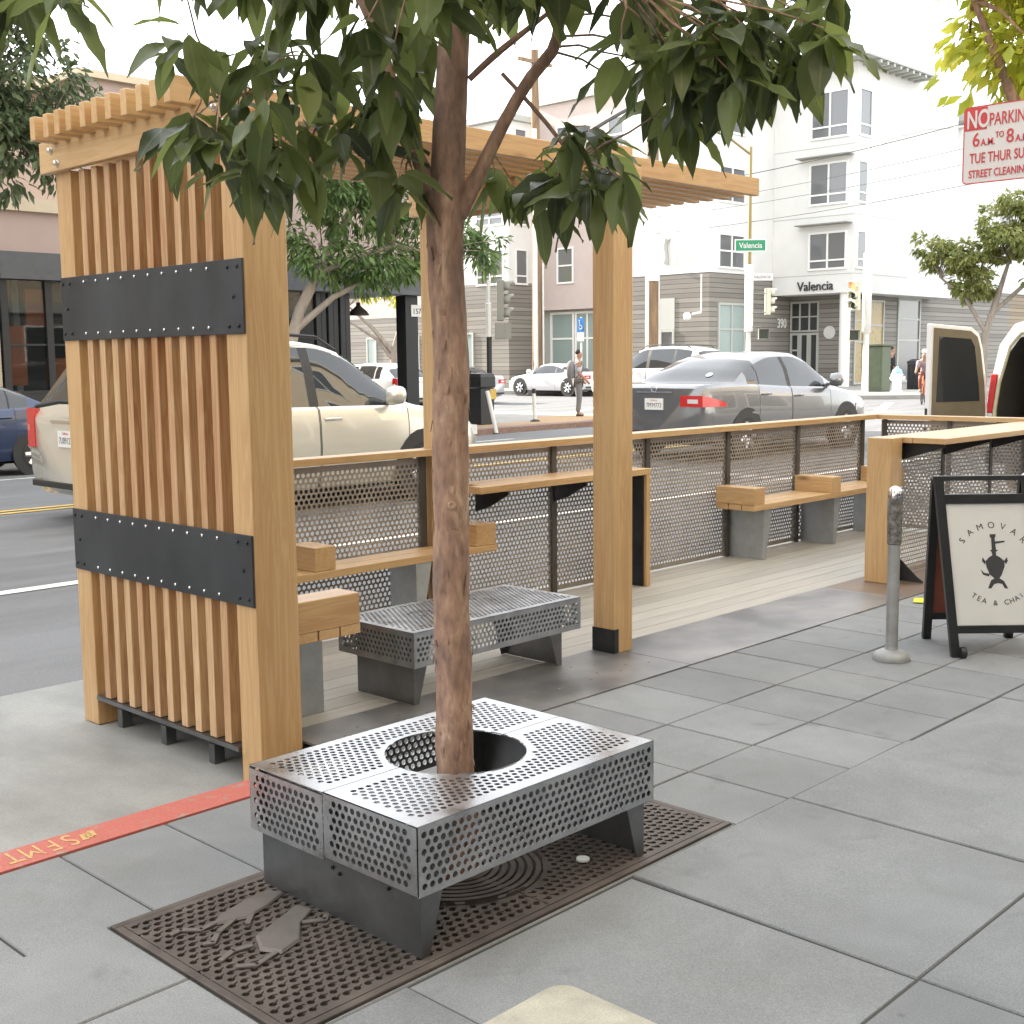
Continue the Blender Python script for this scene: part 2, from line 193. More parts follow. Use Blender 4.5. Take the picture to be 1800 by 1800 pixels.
M = dict(
 woodx=wood('cedar_x', 0, CL, CD), woody=wood('cedar_y', 1, CL, CD), woodz=wood('cedar_z', 2, CL, CD),
 slat=wood('cedar_slat', 2, (.66, .475, .26), (.38, .18, .066), .36),
 black=pmat('blackened_steel', (.036, .038, .042), .42, .6, .35, 5, bump=.05),
 plate=pmat('blue_black_steel_plate', (.052, .056, .062), .5, .55, .3, 3.5, (1, 1, .5), bump=.03),
 galv=pmat('galvanised_steel', (.42, .45, .47), .45, .75, .12, 14, bump=.02),
 zinc=pmat('zinc_perforated_sheet', (.56, .57, .585), .30, .95, .12, 9, (1, 1, 1), col2=(.36, .37, .385), fine=.08, bump=.04),
 rail=pmat('railing_mesh_steel', (.33, .30, .275), .5, .4, .2, 4),
 legst=pmat('bench_leg_steel', (.24, .25, .26), .36, .9, .35, 4, col2=(.13, .135, .14), bump=.04),
 bolt=flat('bright_bolt', (.7, .7, .68), .25, 1), dbolt=flat('dark_bolt', (.03, .03, .03), .4, .6),
 thresh=pmat('threshold_steel', (.25, .24, .23), .42, .45, .3, 2.2, col2=(.115, .118, .122), bump=.03, thresh=(.35, .65)),
 rust=pmat('rusty_threshold_steel', (.22, .15, .10), .5, .3, .3, 3, col2=(.13, .10, .08)),
 deck=pmat('bamboo_deck', (.345, .328, .29), .6, 0, .12, 2, (1, 14, 1), isl=.12, bump=.1),
 conc=paving('sidewalk_concrete', (.200, .212, .220)),
 joint=pmat('joint_dirt', (.05, .048, .044), .95),
 gutter=pmat('pale_concrete', (.295, .298, .285), .85, 0, .2, 2.4, (1, .6, 1), col2=(.185, .188, .18), thresh=(.25, .6), bump=.12, bscale=120, fine=.15),
 asphalt=pmat('asphalt', (.165, .168, .172), .85, 0, .18, 1.6, (.22, 1, 1), bump=.3, bscale=260, fine=.3, col2=(.105, .107, .11), thresh=(.32, .6)),
 farwalk=pmat('far_sidewalk', (.30, .29, .27), .85, 0, .12, 1.5),
 ground=pmat('ground_dirt', (.12, .11, .10), .9),
 redpaint=pmat('red_kerb_paint', (.41, .115, .09), .65, 0, .2, 16, col2=(.31, .20, .17), thresh=(.33, .42), fine=.18, bump=.1),
 kerb=pmat('kerb_stone', (.30, .30, .28), .8, 0, .15, 5),
 yellow=pmat('yellow_paint', (.62, .42, .09), .7, 0, .2, 9), white=pmat('white_road_paint', (.62, .62, .58), .7, 0, .15, 7),
 bark=barkmat('peeling_bark'),
 bark2=pmat('pale_bark', (.28, .24, .20), .8, 0, .25, 6, (1, 1, .3), bump=.4, bscale=20),
 leaf=leafmat('magnolia_leaf', (.03, .046, .02), (.14, .185, .055), .45, .34, .7),
 leafs=leafmat('street_tree_leaf', (.05, .10, .035), (.17, .26, .08), .3, .5),
 leafd=leafmat('dusty_leaf', (.06, .095, .05), (.15, .19, .09), .25, .5),
 leafy=leafmat('sun_toned_leaf', (.26, .33, .03), (.46, .46, .07), .5, .5),  # yellow-green leaf, with some of the sunlight put into its colour
 leafr=leafmat('plane_tree_leaf', (.15, .19, .06), (.30, .31, .10), .35, .5),
 iron=pmat('cast_iron_grate', (.135, .112, .098), .6, .35, .25, 6, col2=(.06, .05, .044), bump=.2, bscale=70),
 hole=flat('grate_void', (.006, .006, .006), .9),
 lid=pmat('cream_concrete_lid', (.46, .44, .36), .8, 0, .2, 9, col2=(.31, .30, .25), fine=.15),
 grey=pmat('grey_pole_paint', (.30, .31, .31), .55, .3, .2, 9, bump=.05),
 chrome=flat('chrome', (.75, .75, .77), .12, 1),
 blackp=pmat('black_paint', (.016, .017, .019), .4, 0, .3, 12), board=pmat('white_sign_board', (.64, .64, .62), .5, 0, .04, 3), ink=flat('dark_ink', (.045, .045, .05), .7),
 redboard=pmat('red_brown_board', (.20, .055, .03), .6),
 signw=flat('white_sign_sheet', (.60, .58, .575), .45), signr=flat('red_sign_ink', (.50, .045, .05), .5),
 green=flat('green_sign_sheet', (.01, .22, .10), .4), blue=flat('blue_sign_sheet', (.02, .16, .42), .4),
 wht=pmat('white_stucco', (.68, .68, .66), .8, 0, .06, .5), pink=pmat('pink_stucco', (.50, .42, .385), .85, 0, .06, 1.), cream=pmat('cream_stucco', (.56, .47, .34), .85, 0, .08, 1.2),
 pink2=pmat('dusty_pink_stucco', (.40, .31, .275), .85, 0, .06, 1.), brick=pmat('tan_stucco', (.42, .34, .25), .85, 0, .1, 1.),
 sid=siding('grey_siding', (.20, .185, .165), (.30, .28, .25)), sidb=siding('brown_siding', (.24, .19, .13), (.34, .27, .19)),
 frame=flat('white_window_frame', (.78, .78, .75), .5), frameg=flat('grey_window_frame', (.42, .43, .40), .5),
 pane=glassmat('window_pane', (.135, .14, .145), 0, .08), paneg=glassmat('frosted_green_pane', (.26, .33, .315), 0, .25), paned=glassmat('dark_pane', (.035, .038, .04), 0, .04),
 shop=glassmat('shop_glass', (.02, .022, .022), .75, .02), carglass=glassmat('car_glass', (.018, .022, .024), 0, .025),
 canopy=pmat('dark_grey_fascia', (.085, .09, .098), .6), dark=pmat('charcoal_metal', (.026, .028, .03), .5, .3), dim=pmat('dim_interior', (.045, .042, .038), .9),
 orange=flat('orange_poster', (.55, .12, .03), .6), palewall=flat('pale_interior', (.30, .32, .24), .8),
 tyre=flat('tyre_rubber', (.02, .02, .021), .85), rim=flat('alloy_rim', (.55, .56, .58), .3, .8), arch=flat('wheel_well', (.008, .008, .008), .9),
 red=flat('red_lamp', (.48, .02, .02), .2, 0, .5), amber=flat('amber_lamp', (.6, .2, .02), .25, 0, .5), clear=flat('clear_lamp', (.7, .7, .7), .1, .3, .5),
 trim=flat('black_trim', (.02, .02, .02), .6), number=flat('number_plate', (.68, .68, .66), .5),
 gold=flat('gold_paint', (.58, .555, .48), .25, .45, .8), greyp=flat('steel_grey_paint', (.19, .193, .20), .22, .65, .9), whitep=flat('white_car_paint', (.72, .72, .72), .3, 0, .8),
 silverp=flat('silver_paint', (.50, .52, .54), .3, .6, .8), navy=flat('navy_paint', (.018, .034, .085), .3, .3, .8), blackcar=flat('black_car_paint', (.02, .02, .022), .3, .2, .8),
 tan=pmat('tan_door_liner', (.155, .128, .085), .8, 0, .1, 8), cable=flat('cable', (.05, .05, .05), .7),
 skin=flat('skin', (.36, .20, .14), .6), hair=flat('dark_hair', (.02, .015, .012), .7), shirt=pmat('pale_check_shirt', (.50, .53, .58), .8, 0, .15, 30), trousers=flat('grey_trousers', (.17, .17, .175), .85),
 pack=flat('grey_backpack', (.19, .18, .185), .8), coat=flat('black_coat', (.02, .022, .026), .8), shoe=flat('dark_shoe', (.05, .045, .04), .7), mauve=flat('mauve_top', (.27, .20, .21), .8), orangeb=flat('orange_frame', (.62, .16, .04), .35, 0, .4),
 polew=pmat('pale_pole_paint', (.66, .66, .63), .5, .1, .06, 4), poleg=flat('bronze_pole', (.25, .19, .08), .4, .5), siglight=flat('signal_grey', (.24, .24, .21), .55), sigy=flat('cream_signal_housing', (.55, .53, .42), .55), lens=flat('dark_lens', (.03, .045, .04), .2),
 utility=pmat('weathered_pole_wood', (.30, .19, .10), .85, 0, .4, 4, (1, 1, .15), col2=(.12, .085, .06), bump=.4, bscale=20), cab=pmat('green_cabinet_paint', (.10, .12, .075), .5, .2), hyd=flat('white_hydrant_paint', (.72, .74, .72), .5), hydb=flat('blue_hydrant_cap', (.30, .46, .56), .5),
 lettergrey=flat('letter_grey', (.04, .04, .04), .7), umber=pmat('dark_umber_stucco', (.13, .12, .11), .85, 0, .15, 1.2), upright=pmat('railing_upright_steel', (.10, .095, .09), .5, .5, .2, 6), stencil=pmat('faded_stencil_paint', (.50, .33, .14), .7, 0, .2, 30, col2=(.42, .18, .11), thresh=(.38, .46)), relief=pmat('worn_iron_relief', (.125, .112, .102), .6, .2, .15, 14, bump=.1), ylabel=flat('yellow_label', (.65, .45, .12), .5), paper=flat('yellow_paper', (.62, .62, .06), .7), tactile=pmat('tan_tactile_paving', (.36, .24, .13), .85), brickp=pmat('brick_edging', (.22, .14, .11), .85, 0, .3, 20), rednose=flat('red_cap_liner', (.5, .2, .16), .5),
)
m, t, b = nmat('lit_red_signal'); b.inputs['Base Color'].default_value = (.6, .03, .02, 1); b.inputs['Emission Color'].default_value = (1, .08, .03, 1); b.inputs['Emission Strength'].default_value = 1.6; M['redlit'] = m

# ------------------------------------------------------------------ mesh helpers
class MB:
    def __init__(s): s.v = []; s.f = []; s.mi = []; s.m = 0
    def add(s, vs, fs):
        o = len(s.v); s.v += [tuple(v) for v in vs]; s.f += [tuple(i+o for i in f) for f in fs]; s.mi += [s.m]*len(fs); return s
    def box(s, x0, x1, y0, y1, z0, z1):
        return s.add([(x0,y0,z0),(x1,y0,z0),(x1,y1,z0),(x0,y1,z0),(x0,y0,z1),(x1,y0,z1),(x1,y1,z1),(x0,y1,z1)],
                     [(0,3,2,1),(4,5,6,7),(0,1,5,4),(1,2,6,5),(2,3,7,6),(3,0,4,7)])
    def obox(s, c, a, b, d):
        c, a, b, d = map(Vector, (c, a, b, d))
        vs = [c-a-b-d, c+a-b-d, c+a+b-d, c-a+b-d, c-a-b+d, c+a-b+d, c+a+b+d, c-a+b+d]
        return s.add(vs, [(0,3,2,1),(4,5,6,7),(0,1,5,4),(1,2,6,5),(2,3,7,6),(3,0,4,7)])
    def prism(s, poly, fn, t0, t1):
        n = len(poly); vs = [fn(u, v, t0) for u, v in poly]+[fn(u, v, t1) for u, v in poly]
        return s.add(vs, [tuple(range(n))[::-1], tuple(range(n, 2*n))]+[(i, (i+1) % n, n+(i+1) % n, n+i) for i in range(n)])
    def tube(s, pts, rad, n=8, caps=True):
        pts = [Vector(p) for p in pts]
        if not hasattr(rad, '__len__'): rad = [rad]*len(pts)
        vs = []; prev = None
        for i, p in enumerate(pts):
            d = (pts[min(i+1, len(pts)-1)]-pts[max(i-1, 0)]).normalized()
            if prev is None: a = d.orthogonal().normalized()
            else:
                a = prev-d*prev.dot(d)
                a = a.normalized() if a.length > 1e-6 else d.orthogonal().normalized()
            prev = a; b = d.cross(a)
            vs += [p+(a*math.cos(2*math.pi*k/n)+b*math.sin(2*math.pi*k/n))*rad[i] for k in range(n)]
        fs = [(i*n+k, i*n+(k+1) % n, (i+1)*n+(k+1) % n, (i+1)*n+k) for i in range(len(pts)-1) for k in range(n)]
        if caps: fs += [tuple(range(n))[::-1], tuple(range((len(pts)-1)*n, len(pts)*n))]
        return s.add(vs, fs)
    def lathe(s, prof, c, n=20, ax=(0, 0, 1)):
        ax = Vector(ax).normalized(); a = ax.orthogonal().normalized(); b = ax.cross(a); c = Vector(c)
        vs = [c+ax*z+(a*math.cos(2*math.pi*k/n)+b*math.sin(2*math.pi*k/n))*max(r, 1e-4) for r, z in prof for k in range(n)]
        fs = [(i*n+k, i*n+(k+1) % n, (i+1)*n+(k+1) % n, (i+1)*n+k) for i in range(len(prof)-1) for k in range(n)]
        fs += [tuple(range(n))[::-1], tuple(range((len(prof)-1)*n, len(prof)*n))]
        return s.add(vs, fs)
    def quad(s, *p): return s.add(p, [tuple(range(len(p)))])
    def torus(s, c, Rr, r, ax, n=28, k=6):
        ax = Vector(ax).normalized(); a = ax.orthogonal().normalized(); b = ax.cross(a); c = Vector(c); vs = []
        for i in range(n):
            e = a*math.cos(2*math.pi*i/n)+b*math.sin(2*math.pi*i/n)
            vs += [c+e*(Rr+r*math.cos(2*math.pi*j/k))+ax*r*math.sin(2*math.pi*j/k) for j in range(k)]
        return s.add(vs, [(i*k+j, ((i+1) % n)*k+j, ((i+1) % n)*k+(j+1) % k, i*k+(j+1) % k) for i in range(n) for j in range(k)])
OFF = {}
def props(o, label=None, cat=None, group=None, kind=None):
    if label: o['label'] = label
    if cat: o['category'] = cat
    if group: o['group'] = group
    if kind: o['kind'] = kind
    return o
def thing(name, label, cat, loc=(0, 0, 0), rz=0., group=None, world=True):
    o = bpy.data.objects.new(name, None); COL.objects.link(o); o.empty_display_size = .2
    o.location = loc; o.rotation_euler = (0, 0, rz)
    if world and not rz: OFF[o] = Vector(loc)
    return props(o, label, cat, group)
def mesh_from(name, v, f, mi=None, mats=(), smooth=None):
    me = bpy.data.meshes.new(name)
    if isinstance(v, np.ndarray):
        me.vertices.add(len(v)); me.vertices.foreach_set('co', v.astype(np.float32).ravel())
        k = f.shape[1]; me.loops.add(f.size); me.loops.foreach_set('vertex_index', f.astype(np.int32).ravel())
        me.polygons.add(len(f)); me.polygons.foreach_set('loop_start', np.arange(0, f.size, k, dtype=np.int32)); me.polygons.foreach_set('loop_total', np.full(len(f), k, dtype=np.int32))
        me.update(calc_edges=True); me.validate()
    else:
        me.from_pydata([tuple(p) for p in v], [], f)
    for m_ in mats: me.materials.append(m_)
    if mi and len(mats) > 1: me.polygons.foreach_set('material_index', mi)
    if smooth is not None:
        me.polygons.foreach_set('use_smooth', [True]*len(me.polygons)); me.set_sharp_from_angle(angle=R(smooth))
    me.update(); return me
def part(name, mb, mat, parent=None, smooth=None, bevel=0., label=None, off=None):
    mats = mat if isinstance(mat, (list, tuple)) else [mat]
    mats = [M[m_] if isinstance(m_, str) else m_ for m_ in mats]
    p = parent; o_ = Vector((0, 0, 0))
    while p is not None:
        if p in OFF: o_ = o_+OFF[p]
        p = p.parent
    if off is not None: o_ = Vector(off)
    if isinstance(mb, MB): v = [tuple(Vector(q)-o_) for q in mb.v] if o_.length else mb.v; f = mb.f; mi = mb.mi
    else: v, f = mb; v = np.asarray(v)-np.array(o_); mi = None
    me = mesh_from(name, v, f, mi, mats, smooth)
    o = bpy.data.objects.new(name, me); COL.objects.link(o)
    if parent is not None: o.parent = parent
    if bevel:
        md = o.modifiers.new('bevel', 'BEVEL'); md.width = bevel; md.segments = 2; md.limit_method = 'ANGLE'; md.angle_limit = R(40); md.harden_normals = False
    if label: o['label'] = label
    return o
def repeat(name, mb, mat, parent, spots):
    """one small fitting, then copies of it as parts of their own"""
    o_ = Vector((0, 0, 0)); p = parent
    while p is not None:
        if p in OFF: o_ = o_+OFF[p]
        p = p.parent
    first = None
    for c in spots:
        if first is None: first = part(name, mb, mat, parent, off=(0, 0, 0)); o = first
        else: o = first.copy(); COL.objects.link(o); o.parent = parent
        o.location = Vector(c)-o_
def solo(name, mb, mat, label, cat, group=None, smooth=None, bevel=0., kind=None):
    if isinstance(mb, MB): a = np.array(mb.v)
    else: a = np.asarray(mb[0])
    c = Vector(((a[:, 0].min()+a[:, 0].max())/2, (a[:, 1].min()+a[:, 1].max())/2, a[:, 2].min()))
    o = part(name, mb, mat, None, smooth, bevel, off=c); o.location = c
    return props(o, label, cat, group, kind)
def struct(name, mb, mat, smooth=None, kind='structure'):
    return props(part(name, mb, mat, None, smooth), kind=kind)
def copy_tree(o, parent=None):
    c = o.copy(); COL.objects.link(c)
    if parent is not None: c.parent = parent
    for ch in list(o.children): copy_tree(ch, c)
    return c
def text(name, s, size, mat, parent, origin, ux, uy, depth=.002, align='CENTER', sx=1.0, bold=0.):
    cu = bpy.data.curves.new(name, 'FONT'); cu.body = s; cu.size = size; cu.extrude = depth; cu.align_x = align; cu.offset = bold
    ob = bpy.data.objects.new(name, cu); COL.objects.link(ob)
    dg = bpy.context.evaluated_depsgraph_get(); me = bpy.data.meshes.new_from_object(ob.evaluated_get(dg))
    bpy.data.objects.remove(ob); ux = Vector(ux).normalized(); uy = Vector(uy).normalized(); uz = ux.cross(uy)
    o_ = Vector((0, 0, 0)); p = parent
    while p is not None:
        if p in OFF: o_ = o_+OFF[p]
        p = p.parent
    mt = Matrix((ux*sx, uy, uz)).transposed().to_4x4(); mt.translation = Vector(origin)-o_
    me.transform(mt); me.materials.clear(); me.materials.append(M[mat])
    o = bpy.data.objects.new(name, me); COL.objects.link(o)
    if parent is not None: o.parent = parent
    return o
def join_into(name, objs, parent):
    """several letter meshes -> one lettering mesh"""
    bm = bmesh.new()
    for o in objs: bm.from_mesh(o.data)
    me = bpy.data.meshes.new(name); bm.to_mesh(me); bm.free()
    for m_ in objs[0].data.materials: me.materials.append(m_)
    o = bpy.data.objects.new(name, me); COL.objects.link(o); o.parent = parent
    for q in objs: bpy.data.objects.remove(q)
    return o
def perf(U, V, pitch, r, margin, n=12, circle=None, solid=None, ry=None):
    """2-D perforated sheet; returns verts (k,2) and quads, plus the filled cells as quads"""
    pv = pitch*math.sqrt(3)/2; cs = []
    for j in range(-1, int(V/pv)+2):
        for i in range(-1, int(U/pitch)+2): cs.append((i*pitch+(j % 2)*pitch/2, j*pv))
    c = np.array(cs)
    u0 = (U-(int(U/pitch)*pitch))/2; c = c+np.array([u0, (V-int(V/pv)*pv)/2])
    ang = np.arange(n)*2*math.pi/n+(math.pi/6 if n == 6 else 0)
    a60 = (np.degrees(ang)+30) % 60-30; ro = (pitch/2)/np.cos(np.radians(a60))
    O = np.stack([np.cos(ang)*ro, np.sin(ang)*ro], 1); I = np.stack([np.cos(ang)*r, np.sin(ang)*(ry or r)], 1)
    edge = (c[:, 0] < margin+r) | (c[:, 0] > U-margin-r) | (c[:, 1] < margin+r) | (c[:, 1] > V-margin-r)
    keep = (c[:, 0] > -pitch*.6) & (c[:, 0] < U+pitch*.6) & (c[:, 1] > -pitch*.6) & (c[:, 1] < V+pitch*.6)
    if solid is not None: edge |= solid(c)
    if circle:
        cc = np.array(circle[:2]); d = np.hypot(*(c-cc).T); edge |= d < circle[2]+circle[3]+r; keep &= d > circle[2]-pitch*.62
    c = c[keep]; edge = edge[keep]
    out = c[:, None, :]+O[None]; out[..., 0] = out[..., 0].clip(0, U); out[..., 1] = out[..., 1].clip(0, V)
    if circle:
        d = out-cc; dl = np.hypot(d[..., 0], d[..., 1]); k = np.where(dl < circle[2], circle[2]/np.maximum(dl, 1e-6), 1.)
        out = cc+d*k[..., None]
    inn = np.where(edge[:, None, None], c[:, None, :], c[:, None, :]+I[None])
    if circle:   # solid cells beside the round opening: pull the centre out of it
        dc = inn-cc; dl = np.hypot(dc[..., 0], dc[..., 1]); k = np.where(dl < circle[2], circle[2]/np.maximum(dl, 1e-6), 1.); inn = cc+dc*k[..., None]
    inn[..., 0] = inn[..., 0].clip(0, U); inn[..., 1] = inn[..., 1].clip(0, V)
    K = len(c); vs = np.concatenate([out, inn], 1).reshape(-1, 2)
    b = (np.arange(K)*2*n)[:, None]; i = np.arange(n)[None]; j = (i+1) % n
    f = np.stack([b+i, b+j, b+n+j, b+n+i], -1).reshape(-1, 4)
    key = np.round(vs*1e5).astype(np.int64); _, first, inv = np.unique(key, axis=0, return_index=True, return_inverse=True)
    vs = vs[first]; f = inv.reshape(-1)[f]
    # drop degenerate quads, fold solid-cell quads to triangles written as quads is invalid -> split lists
    q = f; tri = q[:, 2] == q[:, 3]; dg = (q[:, 0] == q[:, 1]) | ((q[:, 0] == q[:, 3])) | (q[:, 1] == q[:, 2])
    quads = q[~tri & ~dg]; tris = q[tri & ~dg][:, :3]
    return vs, quads, tris
def perf_part(name, mat, parent, org, du, dv, U, V, pitch, r, margin, n=12, thick=0., **k):
    vs, q, t3 = perf(U, V, pitch, r, margin, n, **k)
    o_ = Vector((0, 0, 0)); p = parent
    while p is not None:
        if p in OFF: o_ = o_+OFF[p]
        p = p.parent
    P = np.array(Vector(org)-o_)[None]+vs[:, :1]*np.array(du)[None]+vs[:, 1:]*np.array(dv)[None]
    f = [tuple(int(i) for i in x) for x in q]+[tuple(int(i) for i in x) for x in t3]
    me = bpy.data.meshes.new(name); me.from_pydata(P.tolist(), [], f); me.materials.append(M[mat]); me.update()
    o = bpy.data.objects.new(name, me); COL.objects.link(o); o.parent = parent
    if thick:
        md = o.modifiers.new('sheet', 'SOLIDIFY'); md.thickness = thick; md.offset = -1
    return o
def rib(o):
    """marks the midrib of every leaf so the material can draw it"""
    n = len(o.data.vertices); a = o.data.attributes.new('rib', 'FLOAT', 'POINT'); v = np.ones(n, np.float32); v[1::3] = 0; a.data.foreach_set('value', v); return o
def nrm(a): return a/np.maximum(np.linalg.norm(a, axis=-1, keepdims=True), 1e-9)
def leaf_mesh(B, D, Nn, Ls, Ws, droop, fold=.25, seg=5, power=.8):
    """many curved, folded leaves as one (verts, quads)"""
    B, D, Nn = np.asarray(B, float), nrm(np.asarray(D, float)), np.asarray(Nn, float); n = len(B)
    S = nrm(np.cross(D, Nn)); Nn = np.cross(S, D); t = np.linspace(0, 1, seg+1)
    wd = np.sin(np.pi*np.clip(t, 0, 1)**power); wd[0] = .06; wd[-1] = .015
    dn = np.array([0, 0, -1.])
    C = B[:, None]+Ls[:, None, None]*(D[:, None]*t[None, :, None]+dn*(droop[:, None]*t[None]**2)[..., None])
    side = S[:, None]*(Ws[:, None]*wd[None])[..., None]; lift = Nn[:, None]*(Ws[:, None]*wd[None]*fold)[..., None]
    wav = RNG.normal(0, .12, (n, seg+1, 1))*Ws[:, None, None]*Nn[:, None]
    V = np.stack([C-side+lift+wav, C, C+side+lift-wav], 2).reshape(-1, 3)
    b = (np.arange(n)*3*(seg+1))[:, None, None]; i = (np.arange(seg)*3)[None, :, None]; k = np.arange(2)[None, None]
    F = np.stack([b+i+k, b+i+k+1, b+i+3+k+1, b+i+3+k], -1).reshape(-1, 4)
    return V, F
def skin(name, verts, edges, rad, mat, parent, sub=1, root=0):
    me = bpy.data.meshes.new(name); me.from_pydata(verts, edges, [])
    ob = bpy.data.objects.new(name, me); COL.objects.link(ob)
    sk = ob.modifiers.new('skin', 'SKIN'); sk.use_smooth_shade = True
    for i, v in enumerate(me.skin_vertices[0].data):
        r_ = rad[i]; v.radius = r_ if hasattr(r_, '__len__') else (r_, r_); v.use_root = (i == root)
    if sub: ob.modifiers.new('sub', 'SUBSURF').levels = sub
    dg = bpy.context.evaluated_depsgraph_get(); m2 = bpy.data.meshes.new_from_object(ob.evaluated_get(dg)); bpy.data.objects.remove(ob)
    m2.materials.clear(); m2.materials.append(M[mat]); m2.polygons.foreach_set('use_smooth', [True]*len(m2.polygons)); m2.name = name
    o = bpy.data.objects.new(name, m2); COL.objects.link(o); o.parent = parent
    return o
def gz(x, y=None):
    """road surface height: slight uphill grade beyond the parklet, crown across the avenue"""
    g = -.15+.0065*max(0., x-12)
    if y is not None and 6.2 < y < 20.6:
        k = min(1., max(0., (27-x)/5)); g += .13*k*(1-((y-13.4)/7.2)**2)
    return g
# ================================================================== THE SETTING
g = MB(); g.box(-350, 450, -350, 450, -1.0, -.9); struct('ground', g, 'ground')
# road: one crowned, gently climbing sheet
xs = sorted(set([-60, -20, -8, 0, 6, 12, 16, 20, 22, 23, 24, 25, 26, 27, 28, 32, 40, 60, 90, 150])); ys = [-60, -20, 3.8, 5, 6.2, 7.5, 9, 10.5, 12.2, 14, 15.5, 17, 18.5, 20.6, 24, 40, 70, 130]
V = [(x, y, gz(x, y)) for x in xs for y in ys]; ny = len(ys)
F = [(i*ny+j, (i+1)*ny+j, (i+1)*ny+j+1, i*ny+j+1) for i in range(len(xs)-1) for j in range(ny-1)]
mb = MB(); mb.add(V, F); struct('road', mb, 'asphalt', smooth=60)
def strip(mb, pts, wd, up=.005, sub=1.5):
    """painted stripe draped on the road"""
    for (x0, y0), (x1, y1) in zip(pts[:-1], pts[1:]):
        d = Vector((x1-x0, y1-y0)); n = max(1, int(d.length/sub)); d.normalize(); p = Vector((-d.y, d.x))*wd/2
        for k in range(n):
            a = Vector((x0, y0)).lerp((x1, y1), k/n); b_ = Vector((x0, y0)).lerp((x1, y1), (k+1)/n)
            q = [a-p, b_-p, b_+p, a+p]; mb.quad(*[(v.x, v.y, gz(v.x, v.y)+up) for v in q])
mb = MB(); strip(mb, [(-40, 8.72), (24, 8.72)], .13); strip(mb, [(-40, 17.3), (18, 17.3)], .12)
strip(mb, [(24.8, 23.0), (32.5, 27.0)], .3); strip(mb, [(26.0, 21.5), (33.5, 25.0)], .3); strip(mb, [(30.5, 16.0), (38.5, 19.6)], .3)
struct('lane_marking', mb, 'white')
mb = MB(); strip(mb, [(-40, 13.0), (22, 13.0)], .10); strip(mb, [(-40, 13.22), (22, 13.22)], .10); struct('centre_line', mb, 'yellow')
# pale concrete parking strip against the kerb
mb = MB()
for i in range(12): mb.box(-30+i*5.0, -25.02+i*5.0, 3.82, 6.22, -.2, -.143)
struct('parking_pad', mb, 'gutter')
# near sidewalk: joint bed, then individually cast flags
mb = MB(); mb.box(-30, 45, -6, 3.66, -.5, -.0055); struct('sidewalk_bed', mb, 'joint')
mb = MB(); rj = random.Random(4)
def flag(x0, x1, y0, y1, dz=0., tilt=0.):
    gp = .004; z = [dz+rj.uniform(-.0015, .0015)+tilt*s for s in (0, 0, 1, 1)]
    a = [(x0+gp, y0+gp), (x1-gp, y0+gp), (x1-gp, y1-gp), (x0+gp, y1-gp)]; bv = .003
    a2 = [(x0+gp+bv, y0+gp+bv), (x1-gp-bv, y0+gp+bv), (x1-gp-bv, y1-gp-bv), (x0+gp+bv, y1-gp-bv)]
    vs = [(p[0], p[1], -.06) for p in a]+[(p[0], p[1], z[i]-.004) for i, p in enumerate(a)]+[(p[0], p[1], z[i]) for i, p in enumerate(a2)]
    mb.add(vs, [(0,1,5,4),(1,2,6,5),(2,3,7,6),(3,0,4,7),(4,5,9,8),(5,6,10,9),(6,7,11,10),(7,4,8,11),(8,9,10,11)])
yl = [2.225, 2.66, 3.09, 3.66]
for k in range(-16, 60):
    x0 = 3.71+.4335*k
    for j in range(3):
        if 1.6 < x0+.2 < 3.3 and j < 2: continue
        if x0 < 2.9 and j == 2: continue
        flag(3.376 if k == -1 and j < 2 else x0, 1.562 if k == -6 and j < 2 else x0+.4335, yl[j], yl[j+1])
for k in range(-24, 3): flag(2.08+.375*k+.375, 2.455+.375*k+.375, 3.075, 3.66)
flag(1.562, 3.376, 2.226, 2.243)
for k in range(-8, 25):
    x0 = 2.81+.9*k
    for j, (y0, y1) in enumerate(((1.31, 2.225), (.4, 1.31), (-.5, .4), (-1.0, -.5))):
        flag(x0, x0+.9, y0, y1, .006 if (k, j) == (1, 0) else rj.uniform(-.003, .003), .007 if (k, j) == (0, 0) else 0)
struct('sidewalk', mb, 'conc')
# kerb, red-painted up to the parklet
mb = MB(); mb.box(-30, 2.62, 3.668, 3.82, -.5, .003); kr = struct('red_kerb', mb, 'redpaint')
mb = MB(); mb.box(2.625, 45, 3.668, 3.82, -.5, -.01); struct('kerb', mb, 'kerb')
# far sidewalks and kerbs (raised 0.15 m over the road)
def raised(poly, name, mat='farwalk', h=.15):
    m_ = MB(); n = len(poly)
    top = [(x, y, gz(x)+h) for x, y in poly]; bot = [(x, y, -.6) for x, y in poly]
    m_.add(top+bot, [tuple(range(n))]+[(i, n+i, n+(i+1) % n, (i+1) % n) for i in range(n)]); return struct(name, m_, mat)
arc = lambda cx, cy, r_, a0, a1, n=8: [(cx+r_*math.cos(R(a0+(a1-a0)*i/n)), cy+r_*math.sin(R(a0+(a1-a0)*i/n))) for i in range(n+1)]
raised([(-60, 20.6), (12, 20.6), (16.5, 20.4), (18.4, 19.5)]+arc(22.6, 22.6, 3.3, -95, 0)+[(25.9, 130), (-60, 130)], 'corner_sidewalk')
mb = MB(); q = [(19.6, 20.05)]+arc(22.6, 22.6, 2.9, -85, -20, 5)+[(23.6, 22.4), (19.9, 21.1)]
mb.add([(x, y, gz(x)+.156) for x, y in q], [tuple(range(len(q)))]); struct('tactile_paving', mb, 'tactile')
mb = MB()
bk = [(18.2, 19.62), (19.0, 19.30)]+arc(22.6, 22.6, 3.31, -95, -50, 5)
